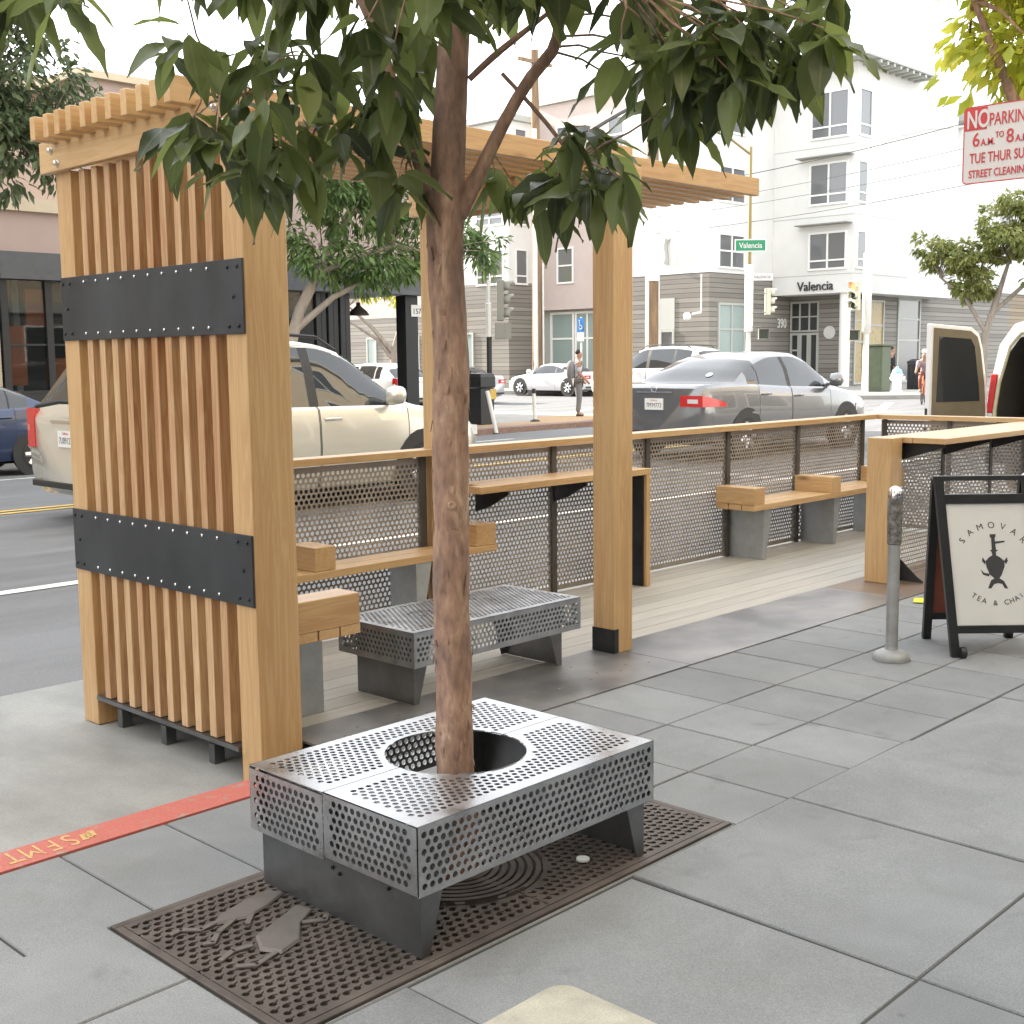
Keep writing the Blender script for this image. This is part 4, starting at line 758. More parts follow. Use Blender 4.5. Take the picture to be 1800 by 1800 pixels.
# A-frame sign (faces the camera's side)
A0 = Vector((6.085, 2.715, 0)); ua = Vector((.7, -.714, 0)); na = Vector((-.714, -.7, 0)); lean = Vector((0, 0, 1))*.985-na*.09-ua*.095
lean.normalize()
af = thing('a_frame_sign', 'black folding sandwich board sign with white panel and dark urn drawing', 'sign', (6.35, 2.5, 0))
def FP(u, v, n=0.): return A0+ua*u+lean*v+na*n
def bar(u0, u1, v0, v1, n0=-.016, n1=.016, org=FP):
    c = org((u0+u1)/2, (v0+v1)/2, (n0+n1)/2); return (c, ua*((u1-u0)/2), lean*((v1-v0)/2), na*((n1-n0)/2))
mb = MB()
for b5 in ((0, .045, .0, .945), (.455, .5, .0, .945)): mb.obox(*bar(*b5))
for b5 in ((.045, .455, .92, .945), (.045, .455, .80, .85), (.045, .455, .125, .165)): mb.obox(*bar(*b5, -.014, .014))
part('front_frame', mb, 'blackp', af, bevel=.002)
mb = MB(); mb.obox(*bar(.0455, .4545, .1655, .7995, -.006, .004)); pn = part('panel', mb, 'board', af)
back = (lean-na*.42).normalized()
mb = MB(); nb = -ua.cross(back)
for u in (0, .455):
    a_ = FP(u+.0225, .93, -.03); b_ = a_-Vector((0, 0, 1))*0; e = A0+ua*(u+.0225)-na*.44; e.z = 0.0
    d = (a_-e); mb.obox((a_+e)/2, ua*.0225, d/2, d.normalized().cross(ua)*.016)
a_ = FP(.0455, .93, -.03); e = A0+ua*.0455-na*.44; e.z = 0; d = a_-e
for s0, s1 in ((.13, .17), (.80, .84)): c = e.lerp(a_, (s0+s1)/2)+ua*.2045; mb.obox(c, ua*.2045, d*((s1-s0)/2), d.normalized().cross(ua)*.013)
part('back_frame', mb, 'blackp', af, bevel=.002)
mb = MB(); c = e.lerp(a_, .485)+ua*.2045; mb.obox(c, ua*.2035, d*.313, d.normalized().cross(ua)*.004); part('back_panel', mb, 'redboard', af)
for u in (.028, .472): mb = MB(); mb.lathe([(.028, -.014), (.03, -.01), (.03, .01), (.028, .014)], FP(u+.025, .031, .035), 16, ua); part('caster', mb, 'blackp', af, smooth=40)
# lettering on arcs
cu_, cv_ = .272, .49; Lt = []
def arc_text(word, rad, a0, a1, size, inside):
    for i, ch in enumerate(word):
        if ch == ' ': continue
        a = R(a0+(a1-a0)*i/(len(word)-1)); pu, pv_ = cu_+rad*math.cos(a), cv_+rad*math.sin(a)
        rx = (-math.sin(a), math.cos(a)) if inside else (math.sin(a), -math.cos(a)); ry_ = (-math.cos(a), -math.sin(a)) if inside else (math.cos(a), math.sin(a))
        X_ = ua*rx[0]+lean*rx[1]; Y_ = ua*ry_[0]+lean*ry_[1]
        Lt.append(text('letter', ch, size, 'ink', pn, FP(pu, pv_, .0045), X_, Y_, .0008))
arc_text('SAMOVAR', .182, 143, 37, .046, False); arc_text('TEA & CHAI', .222, 234, 306, .038, True)
join_into('lettering', Lt, pn)
mb = MB(); f2 = lambda u, v, t_: FP(cu_+u, cv_-.02+v, t_)
outl = [(-.012, .17), (.02, .17), (.016, .155), (.012, .15), (.014, .09), (.024, .085), (.012, .078), (.012, .06), (.03, .05), (.052, .03), (.05, .0), (.03, -.045), (.018, -.06), (.04, -.075), (.052, -.10), (.058, -.115), (.04, -.112), (.03, -.09), (.008, -.085), (-.012, -.09), (-.03, -.113), (-.046, -.112), (-.036, -.09), (-.026, -.07), (-.008, -.06), (-.03, -.04), (-.044, .0), (-.046, .03), (-.026, .05), (-.008, .06), (-.01, .078), (-.018, .085), (-.008, .09), (-.006, .15), (-.012, .155)]
mb.prism(outl, f2, .0042, .0052)
for q in ([(.012, .132), (.062, .136), (.062, .128), (.012, .12)], [(.05, .03), (.066, .05), (.07, .03), (.058, .012)], [(-.046, .03), (-.06, .05), (-.064, .03), (-.05, .012)], [(-.03, -.036), (-.06, -.03), (-.074, -.014), (-.066, -.04), (-.036, -.05)]): mb.prism(q, f2, .0043, .0053)
part('emblem', mb, 'ink', pn)
solo('paper_scrap', MB().obox((7.35, 3.50, .012), (.05, .02, .004), (-.015, .03, .0), (0, 0, .001)), 'paper', 'crumpled yellow paper scrap on the steel plate behind the sandwich board', 'litter')

# no-parking sign flag-mounted on a pole just right of the frame
ns = thing('parking_sign', 'white street cleaning no parking sign with red lettering', 'sign', (5.62, 2.06, 0))
X_, yl_, zt, zb = 5.6, 2.522, 2.667, 2.326; wd = .445
def rrect(y0, y1, z0, z1, r_, n=5):
    q = []
    for cy, cz, a0 in ((y1-r_, z1-r_, 0), (y0+r_, z1-r_, 90), (y0+r_, z0+r_, 180), (y1-r_, z0+r_, 270)):
        q += [(cy+r_*math.cos(R(a0+90*i/n)), cz+r_*math.sin(R(a0+90*i/n))) for i in range(n+1)]
    return q
mb = MB(); mb.prism(rrect(yl_-wd, yl_, zb, zt, .022), lambda u, v, t_: (t_, u, v), X_, X_+.003); sg = part('sign_plate', mb, 'signw', ns)
mb = MB(); o1, i1 = rrect(yl_-wd, yl_, zb, zt, .022), rrect(yl_-wd+.005, yl_-.005, zb+.005, zt-.005, .018); n = len(o1)
mb.add([(X_-.001, u, v) for u, v in o1]+[(X_-.001, u, v) for u, v in i1], [(i, (i+1) % n, n+(i+1) % n, n+i) for i in range(n)])
mb.quad((X_-.0012, yl_-.006, zt-.006), (X_-.0012, yl_-.108, zt-.006), (X_-.0012, yl_-.108, zt-.105), (X_-.0012, yl_-.006, zt-.105)); part('red_field', mb, 'signr', sg)
TXT = dict(ux=(0, -1, 0), uy=(0, 0, 1))
text('lettering', 'NO', .108, 'signw', sg, (X_-.0025, yl_-.014, zt-.094), (0, -1, 0), (0, 0, 1), .0006, 'LEFT', .62, .0022)
Lt = [text('letter', s, sz, 'signr', sg, (X_-.0018, yl_-u, zt-v), (0, -1, 0), (0, 0, 1), .0005, 'LEFT', sx, .0006) for s, sz, u, v, sx in
      (('PARKING', .078, .117, .092, .60), ('6', .085, .042, .176, .85), ('A.M.', .043, .082, .176, .8), ('TO', .036, .148, .148, .75), ('8', .085, .196, .176, .85), ('A.M.', .043, .238, .176, .8), ('TUE THUR SUN', .063, .032, .25, .64), ('STREET CLEANING', .048, .03, .314, .68))]
join_into('lettering', Lt, sg)
mb = MB(); mb.tube([(5.63, 2.09, 0), (5.63, 2.09, 3.0)], .028, 14); part('pole', mb, 'galv', ns, smooth=40)

# utility vault lid, chrome-topped bin
vl = thing('vault_lid', 'cream concrete utility lid with rounded corners in the sidewalk', 'utility lid', (1.88, 1.58, 0))
mb = MB(); mb.prism(rrect(1.58, 2.19, 1.2, 1.957, .055, 10), lambda u, v, t_: (u, v, t_), -.03, .0045); part('frame', mb, 'lid', vl, bevel=.003)
mb = MB(); mb.prism(rrect(1.60, 2.17, 1.22, 1.937, .045, 10), lambda u, v, t_: (u, v, t_), .0046, .0085); cv = part('cover', mb, 'lid', vl, bevel=.003)
mb = MB(); mb.prism(rrect(1.98, 2.0, 1.80, 1.84, .009, 6), lambda u, v, t_: (u, v, t_), .0086, .0092); part('lift_slot', mb, 'hole', cv)
bx, by = 7.70, 2.87
tn = thing('waste_bin', 'black bin with shiny domed metal lid behind the sandwich board', 'bin', (bx, by, 0))
part('body', MB().lathe([(.14, 0), (.15, .02), (.15, .74), (.145, .75)], (bx, by, 0), 24), 'blackp', tn, smooth=40)
part('lid', MB().lathe([(.172, .80), (.175, .806), (.14, .825), (.10, .86), (.07, .90), (.065, .93), (.07, .935), (.05, .955), (0, .965)], (bx, by, 0), 28), 'chrome', tn, smooth=50)

# SFMTA stencil on the red kerb: read from the street, so upside down from here
kt = [text('letter', s, .145, 'stencil', kr, (x, 3.80, .0042), (-1, 0, 0), (0, -1, 0), .0003, 'CENTER', .62) for s, x in (('S', 1.785), ('F', 1.725), ('M', 1.655), ('T', 1.59), ('A', 1.53))]
join_into('stencil_lettering', kt, kr)
mb = MB()
for k in range(3): mb.obox((1.862-.016*k, 3.742-.006*k+.012, .0045), (.006, .026, 0), (.010, -.003, 0), (0, 0, .0005)); mb.obox((1.85-.004*k, 3.73+.014*k, .0052), (.018, .004, 0), (-.001, .004, 0), (0, 0, .0005))
part('stencil_emblem', mb, 'stencil', kr)
# ================================================================== BUILDINGS
def wb(mb, pl, u0, u1, z0, z1, d0, d1):
    """box on a facade plane ('X', c) or ('Y', c); d grows outward (towards the viewer)"""
    a, c = pl
    if a == 'X': mb.box(c-d1, c-d0, min(u0, u1), max(u0, u1), z0, z1)
    else: mb.box(min(u0, u1), max(u0, u1), c-d1, c-d0, z0, z1)
def window(par, pl, u0, u1, z0, z1, cols=2, rows=(1,), fr='frame', pn='pane', fw_=.09, name='window', sub=True):
    u0, u1 = min(u0, u1), max(u0, u1); mb = MB(); wb(mb, pl, u0, u0+fw_, z0, z1, .002, .07); wb(mb, pl, u1-fw_, u1, z0, z1, .002, .07)
    wb(mb, pl, u0+fw_, u1-fw_, z0, z0+fw_, .002, .068); wb(mb, pl, u0+fw_, u1-fw_, z1-fw_, z1, .002, .068)
    for k in range(1, cols):
        u = u0+(u1-u0)*k/cols; wb(mb, pl, u-fw_*.45, u+fw_*.45, z0+fw_, z1-fw_, .002, .06)
    acc = 0; tot = sum(rows)
    for h in rows[:-1]:
        acc += h; z = z1-(z1-z0)*acc/tot; wb(mb, pl, u0+fw_, u1-fw_, z-fw_*.4, z+fw_*.4, .002, .055)
    f = part(name, mb, fr, par)
    mb = MB(); wb(mb, pl, u0+fw_, u1-fw_, z0+fw_, z1-fw_, .004, .02); part('pane', mb, pn, f); return f

vb = thing('apartment_building', 'white corner apartment building with grey board siding base and bay over the entrance', 'building', (50, 31, 0), group=None)
mb = MB(); mb.box(45.0, 53, 31.4, 36.2, 5.28, 14.9); mb.box(50.0, 60, 27.3, 31.395, 4.40, 14.2); mb.box(55.1, 95, 28.5, 45, 5.0, 15.2); mb.box(53.01, 60, 31.4, 45, 5, 15.6); part('wall', mb, 'wht', vb)
mb = MB(); mb.box(45.02, 53, 31.42, 36.0, -.5, 5.275); mb.box(55.12, 70, 28.52, 40, -.5, 4.995); part('siding', mb, 'sid', vb)
mb = MB(); mb.box(70.01, 94, 28.6, 40, -.5, 4.99); part('siding', mb, 'sidb', vb, label='brown board siding')
mb = MB(); mb.box(51.6, 55.0, 28.31, 31.41, -.5, 4.39); part('entrance_wall', mb, 'sid', vb)
for z in (5.2, 7.75, 10.75):   # reveal joints of the bay panels
    mb = MB(); wb(mb, ('X', 50), 27.3, 31.39, z, z+.035, .001, .006); part('panel_joint', mb, 'frameg', vb)
    mb = MB(); wb(mb, ('Y', 27.3), 50, 55.1, z, z+.035, .001, .006); part('panel_joint', mb, 'frameg', vb)
mb = MB(); mb.box(49.1, 55.8, 26.4, 31.6, 14.21, 14.32)
part('roof_slab', mb, 'frameg', vb)
for k in range(9): mb = MB(); mb.box(50.4+.6*k, 50.55+.6*k, 26.45, 27.29, 14.05, 14.2); part('bracket', mb, 'frameg', vb)
for (u0, u1, z0, z1, c, r_) in ((27.62, 29.52, 11.1, 13.15, 2, (3, 1)), (27.62, 29.54, 8.25, 10.1, 2, (3, 1)), (27.62, 29.53, 5.42, 7.1, 2, (3, 1))): window(vb, ('X', 50), u0, u1, z0, z1, c, r_)
for z0, z1 in ((11.1, 13.15), (8.25, 10.1), (5.42, 7.1)): window(vb, ('Y', 27.3), 50.15, 51.3, z0, z1, 1, (3, 1))
for z, d in ((10.3, 0), (7.38, 0)):
    mb = MB(); wb(mb, ('X', 50), 27.4, 30.0, z, z+.05, .01, .5); f = part('sun_canopy', mb, 'siglight', vb)
for z0, z1 in ((5.47, 7.0), (8.30, 9.88), (11.26, 12.72)): window(vb, ('Y', 31.4), 45.6, 47.65, z0, z1, 2, (1, 1))
window(vb, ('Y', 31.42), 45.66, 47.76, 1.1, 4.0, 2, (2, 3), 'frameg', 'paneg', .11)
window(vb, ('X', 45.02), 33.25, 34.05, .5, 2.85, 1, (1,), 'frameg', 'pane', .1)
mb = MB(); wb(mb, ('X', 45.02), 33.25, 34.05, 2.86, 4.24, .005, .03); part('panel', mb, 'frameg', vb)
mb = MB(); wb(mb, ('X', 45), 33.1, 34.4, 5.6, 7.25, .003, .012); part('niche_panel', mb, 'wht', vb)
mb = MB(); mb.tube([(44.93, 33.72, 5.75), (44.93, 33.66, 6.0), (44.93, 33.74, 6.5), (44.93, 33.66, 6.85)], [.16, .10, .12, .11], 8); mb.tube([(44.93, 33.64, 6.72), (44.93, 33.42, 6.86)], [.06, .03], 6); part('wall_sculpture', mb, 'frameg', vb, smooth=60)
window(vb, ('X', 51.6), 29.85, 31.35, 2.75, 4.15, 3, (1, 1), 'frameg', 'paned', .08, 'transom_window')
window(vb, ('X', 51.6), 30.35, 30.84, .1, 2.7, 1, (1,), 'frameg', 'paned', .1, 'door'); window(vb, ('X', 51.6), 29.85, 30.34, .1, 2.7, 1, (1,), 'frameg', 'paned', .1, 'door'); window(vb, ('X', 51.6), 30.85, 31.35, .3, 2.7, 1, (1, 1, 1), 'frameg', 'paned', .1, 'sidelight')
warm = pmat('warm_pane', (.36, .27, .12), .3); window(vb, ('Y', 28.31), 52.0, 52.9, .3, 4.2, 1, (1, 1, 2), 'frameg', warm, .09); window(vb, ('Y', 28.31), 53.3, 54.8, .3, 4.2, 1, (1.3, 1, 2), 'frameg', warm, .1)
window(vb, ('Y', 28.52), 56.6, 59, .3, 4.4, 1, (1, 1, 2), 'frameg', 'pane', .12)
mb = MB(); mb.lathe([(.24, 0), (.24, 4.4)], (50.35, 27.85, .0), 24); part('column', mb, 'frame', vb, smooth=40)
mb = MB(); mb.lathe([(.3, 0), (.3, .03)], (51.59, 29.3, 2.7), 20, (-1, 0, 0)); part('plaque', mb, 'board', vb)
for z0, z1, x0, x1 in ((11.3, 13.1, 61.2, 62.4), (8.9, 10.75, 61.0, 62.3), (11.3, 13.1, 74, 76), (8.0, 10, 74, 76), (11.3, 13.1, 68, 69.5), (8.0, 10, 68, 69.5)): window(vb, ('Y', 28.5), x0, x1, z0, z1, 1, (1,))
mb = MB(); mb.prism([(28.49, 13.2), (28.2, 14.2), (28.49, 14.6)], lambda u, v, t_: (t_, u, v), 61.0, 63.2); mb.prism([(28.49, 13.15), (27.3, 13.15), (27.6, 13.9), (28.49, 14.7)], lambda u, v, t_: (t_, u, v), 61.05, 63.15); part('window_awning', mb, 'frameg', vb)
text('lettering', 'Valencia', .58, 'lettergrey', vb, (49.96, 29.15, 4.55), (0, -1, 0), (0, 0, 1), .03, 'CENTER', .95)
text('lettering', 's', .58, 'lettergrey', vb, (51.2, 27.26, 4.55), (1, 0, 0), (0, 0, 1), .03)
text('lettering', '390', .62, 'frame', vb, (50.85, 31.38, 2.95), (1, 0, 0), (0, 0, 1), .02, 'CENTER', .85)
mb = MB(); mb.tube([(44.9, 31.75, 5.2), (44.9, 31.75, 3.55)], .03, 6); mb.tube([(44.9, 31.75, 3.55), (44.6, 32.0, 3.5)], .05, 6); mb.lathe([(.05, 0), (.16, .05), (.19, .2), (.12, .3)], (44.55, 32.05, 3.42), 12, (-.7, .6, -.2)); part('wall_lamp', mb, 'frame', vb, smooth=50)

pb = thing('apartment_building', 'pinkish stepped apartment building with grey siding bays along the side street', 'building', (47, 45, 0))
mb = MB(); mb.box(46.5, 60, 36.21, 43.0, 4.05, 14.0); mb.box(47.5, 60, 49, 75, 4.1, 13.2); part('wall', mb, 'pink', pb)
mb = MB(); mb.box(44.52, 60, 43.0, 48.99, 5.4, 13.2); part('bay_wall', mb, 'wht', pb); mb = MB(); mb.box(44.5, 59, 43.02, 48.97, -.5, 5.39); mb.box(47.52, 60, 49, 75, -.5, 4.09); part('siding', mb, 'sid', pb)
mb = MB(); mb.box(47.0, 60, 36.22, 43.0, -.5, 4.04); part('shopfront_wall', mb, 'frameg', pb)
mb = MB(); mb.box(46.3, 60.2, 36.2, 43.0, 14.01, 14.3); mb.box(44.2, 60, 42.8, 49.2, 13.21, 13.5); part('roof_edge', mb, 'frameg', pb)
for z0, z1 in ((5.3, 7.07), (8.2, 9.9), (11.2, 12.9)):
    window(pb, ('X', 46.5), 40.45, 41.55, z0, z1, 1, (1, 1)); window(pb, ('X', 44.52), 43.3, 45.25, z0, z1, 2, (3, 1)); window(pb, ('Y', 43.0), 44.95, 45.85, z0, z1, 1, (3, 1)); window(pb, ('X', 46.5), 37.0, 38.3, z0, z1, 1, (1, 1))
    for u in (50.5, 54.5, 59, 64): window(pb, ('X', 47.5), u, u+1.8, z0, z1, 2, (1, 1))
for u in (39.2, 40.85, 37.3): window(pb, ('X', 47.0), u, u+1.6, .5, 3.95, 1 if u > 40 else 2, (1, 1.6), 'frame', 'paneg', .12)
for u in (45.5, 53.0, 56.8): window(pb, ('X', 44.5 if u < 48 else 47.52), u, u+.9, .5, 3.0, 1, (1,), 'frameg', 'paneg', .1)

sb = thing('storefront_building', 'dusty pink corner storefront with dark fascia and black-framed shop windows', 'building', (16, 26, 0))
mb = MB(); mb.box(12.7, 21.9, 24.4, 40, 3.80, 7.4); mb.box(10.76, 12.695, 24.4, 40, 3.81, 4.6); part('wall', mb, 'pink2', sb)
mb = MB(); mb.box(10.76, 12.698, 24.3, 40, 4.601, 4.85); mb.box(12.6, 22.05, 24.25, 40.1, 7.401, 7.55); part('parapet', mb, 'cream', sb)
mb = MB(); mb.box(10.76, 22.0, 24.28, 24.6, 3.36, 3.80); mb.box(10.76, 22.05, 24.2, 24.6, 3.26, 3.355); mb.box(19.7, 22, 24.605, 27.6, 3.3, 3.79); part('fascia', mb, 'canopy', sb)
mb = MB(); mb.box(10.76, 19.6, 29.5, 40, -.5, 3.79); mb.box(19.61, 21.9, 28.6, 40, -.5, 3.79); mb.box(10.76, 19.69, 24.7, 29.4, .02, .06); mb.box(10.76, 19.69, 24.7, 29.49, 3.6, 3.79); mb.box(10.76, 10.8, 24.5, 29.4, .07, 3.59); part('interior_wall', mb, 'dim', sb)
mb = MB(); mb.box(15.6, 17.6, 27.6, 27.7, .1, 3.2); part('interior_panel', mb, 'palewall', sb)
mb = MB(); mb.box(10.76, 18.5, 24.38, 24.6, -.3, .98); part('bulkhead', mb, 'dark', sb)
xs_ = [10.86, 11.78, 13.2, 14.6, 16.0, 17.3, 18.5]
for a, b_ in zip(xs_[:-1], xs_[1:]):
    mb = MB(); wb(mb, ('Y', 24.45), a-.07, a+.07, .985, 3.255, 0, .09); wb(mb, ('Y', 24.45), a+.071, b_-.071, .985, 1.05, .0, .07); wb(mb, ('Y', 24.45), a+.071, b_-.071, 1.95, 1.99, .0, .05)
    f = part('shop_window', mb, 'dark', sb); mb = MB(); wb(mb, ('Y', 24.45), a+.075, b_-.075, 1.055, 3.25, .015, .025); part('pane', mb, 'shop', f)
for k in range(6): mb = MB(); mb.box(18.55+.185*k, 18.70+.185*k, 24.42+.04*(k % 2), 24.55, .0, 3.25); part('folding_door_leaf', mb, 'dark', sb, bevel=.01)
mb = MB(); mb.box(21.42, 21.85, 24.42, 24.8, -.3, 3.255); part('corner_pillar', mb, 'dark', sb, bevel=.01)
mb = MB(); mb.box(21.6, 21.98, 24.395, 24.415, 2.72, 3.02); ap = part('address_plate', mb, 'board', sb); text('lettering', '157', .2, 'ink', ap, (21.79, 24.39, 2.79), (1, 0, 0), (0, 0, 1), .003)
for k, (x, y, z0, z1, mt) in enumerate(((11.12, 24.62, 1.15, 2.35, 'orange'), (11.62, 24.7, 2.35, 3.1, 'orange'), (11.98, 24.66, 1.1, 1.7, 'orange'))):
    solo('poster', MB().box(x-.18, x+.25, y, y+.03, z0, z1), mt, ['tall orange display panel inside the shop window at far left', 'upper orange poster hanging inside the shop window', 'orange panel deeper inside the shop window'][k], 'poster', 'orange panels in the shop window')
for k, x in enumerate((11.35, 12.2)):
    solo('shop_column', MB().box(x-.07, x+.07, 26.8, 26.95, .06, 3.59), 'board', 'pale column inside the shop behind the glass', 'column', 'pale columns inside the shop')
lp_ = thing('pendant_lamp', 'dark enamel pendant lamp hanging in the open storefront corner', 'lamp', (19.75, 24.9, 3.3))
lx, ly = 20.25, 24.9
part('cord', MB().tube([(lx, ly, 3.29), (lx, ly, 3.08)], .012, 6), 'dark', lp_); part('shade', MB().lathe([(.05, .33), (.06, .24), (.10, .20), (.22, .10), (.27, .02), (.28, 0), (.26, .01), (.20, .09), (.03, .2)], (lx, ly, 2.74), 20), pmat('rusty_enamel', (.05, .04, .035), .5), lp_, smooth=50)

# taller neighbours: one added out of frame to keep this stretch in shade, those across the walk behind the camera
tb2 = thing('shade_building', 'tall tan building added unseen beyond the left edge to shade the street', 'building', (-10, 30, 0))
mb = MB(); mb.box(-40, 10.75, 24.4, 40, -.5, 13.6); part('wall', mb, 'brick', tb2)
for r_ in range(4):
    for c_ in range(8): window(tb2, ('Y', 24.4), -30+c_*5, -28+c_*5, 1.2+r_*3.6, 3.4+r_*3.6, 2, (1, 1))
tb3 = thing('shade_building', 'tan building added behind the corner storefront to shade the side street', 'building', (14, 55, 0))  # added so its shadow falls on the lower walls across the side street
mb = MB(); mb.box(2, 21.9, 40.2, 85, -.5, 11.0); part('wall', mb, 'brick', tb3)
nb_ = thing('shop_building', 'dark shop building on the near side behind the viewer', 'building', (5, -3, 0))
mb = MB(); mb.box(-30, 40, -10, -1.15, -.5, 3.69); part('shopfront_wall', mb, 'umber', nb_); mb = MB(); mb.box(-30, 40, -10, -1.15, 3.691, 12.2); part('wall', mb, 'cream', nb_)
def nwin(u0, u1, z0, z1):
    mb = MB(); mb.box(u0, u1, -1.149, -1.08, z0, z1); f = part('window', mb, 'frame', nb_); mb = MB(); mb.box(u0+.08, (u0+u1)/2-.04, -1.079, -1.07, z0+.08, z1-.08); mb.box((u0+u1)/2+.04, u1-.08, -1.079, -1.07, z0+.08, z1-.08); part('pane', mb, 'paned', f)
for c_ in range(13): nwin(-26+c_*5, -23.6+c_*5, 5.0, 7.4); nwin(-26+c_*5, -23.6+c_*5, 8.6, 11.0); nwin(-27+c_*5, -23.2+c_*5, .5, 3.2)
mb = MB(); mb.box(-30, 40, -1.14, -.85, 3.7, 4.1); mb.box(-30, 40, -1.14, -.7, 11.9, 12.3); part('cornice', mb, 'frameg', nb_)

# ================================================================== VEHICLES
def pchip(px_, py__):
    px_, py__ = np.array(px_, float), np.array(py__, float); h = np.diff(px_); dl = np.diff(py__)/h; d = np.zeros(len(px_))
    for i in range(1, len(px_)-1): d[i] = 0 if dl[i-1]*dl[i] <= 0 else 2*dl[i-1]*dl[i]/(dl[i-1]+dl[i])
    d[0], d[-1] = dl[0], dl[-1]
    def f(x):
        x = min(max(x, px_[0]), px_[-1]); i = min(max(int(np.searchsorted(px_, x))-1, 0), len(h)-1); t = (x-px_[i])/h[i]
        return float((2*t**3-3*t**2+1)*py__[i]+(t**3-2*t**2+t)*h[i]*d[i]+(-2*t**3+3*t**2)*py__[i+1]+(t**3-t**2)*h[i]*d[i+1])
    return f
SEDAN = dict(L=4.62, W=1.78, belt=[(0, .95), (.08, 1.0), (.8, 1.02), (2, .97), (3.2, .93), (3.55, .89), (4.3, .76), (4.52, .64), (4.62, .52)], roof=[(0, .96), (.66, 1.04), (1.0, 1.23), (1.4, 1.38), (1.9, 1.47), (2.4, 1.475), (2.8, 1.38), (3.5, .93), (4.62, .5)], wins=[(1.02, 1.30), (1.33, 2.06), (2.16, 3.12)], doors=[(1.25, 2.1), (2.115, 3.2)], glass=[(.70, 1.36), (2.76, 3.46)], wheels=(.95, 3.68), r=.32)
SUV = dict(L=4.78, W=1.86, belt=[(0, .98), (.06, 1.06), (.6, 1.08), (2, 1.07), (3.4, 1.05), (3.75, 1.01), (4.4, .9), (4.66, .76), (4.78, .6)], roof=[(0, 1.0), (.06, 1.1), (.4, 1.6), (.62, 1.70), (1.4, 1.77), (2.3, 1.76), (2.75, 1.66), (3.6, 1.06), (4.78, .6)], wins=[(.62, 1.2), (1.28, 2.2), (2.32, 3.36)], doors=[(1.2, 2.28), (2.295, 3.5)], glass=[(.09, .42), (2.76, 3.52)], wheels=(.93, 3.72), r=.36)
HATCH = dict(SEDAN, L=4.2, belt=[(0, .9), (.06, .98), (.6, 1.0), (2, .97), (2.9, .93), (3.2, .89), (3.9, .76), (4.1, .62), (4.2, .5)], roof=[(0, .93), (.08, 1.02), (.5, 1.36), (.8, 1.46), (1.4, 1.5), (2.0, 1.49), (2.5, 1.38), (3.15, .93), (4.2, .5)], wins=[(.75, 1.0), (1.06, 1.85), (1.95, 2.8)], doors=[(1.0, 1.9), (1.915, 2.95)], glass=[(.1, .46), (2.46, 3.1)], wheels=(.75, 3.35))
COUPE = dict(SEDAN, L=4.55, W=1.82, belt=[(0, .9), (.1, .98), (.8, .98), (2, .93), (3.0, .92), (3.4, .88), (4.2, .74), (4.45, .6), (4.55, .48)], roof=[(0, .92), (.75, 1.0), (1.3, 1.22), (1.9, 1.36), (2.3, 1.37), (2.7, 1.28), (3.35, .92), (4.55, .48)], wins=[(1.15, 1.6), (1.66, 2.95)], doors=[(1.62, 3.0)], glass=[(.75, 1.35), (2.66, 3.3)], wheels=(.88, 3.66), r=.35)
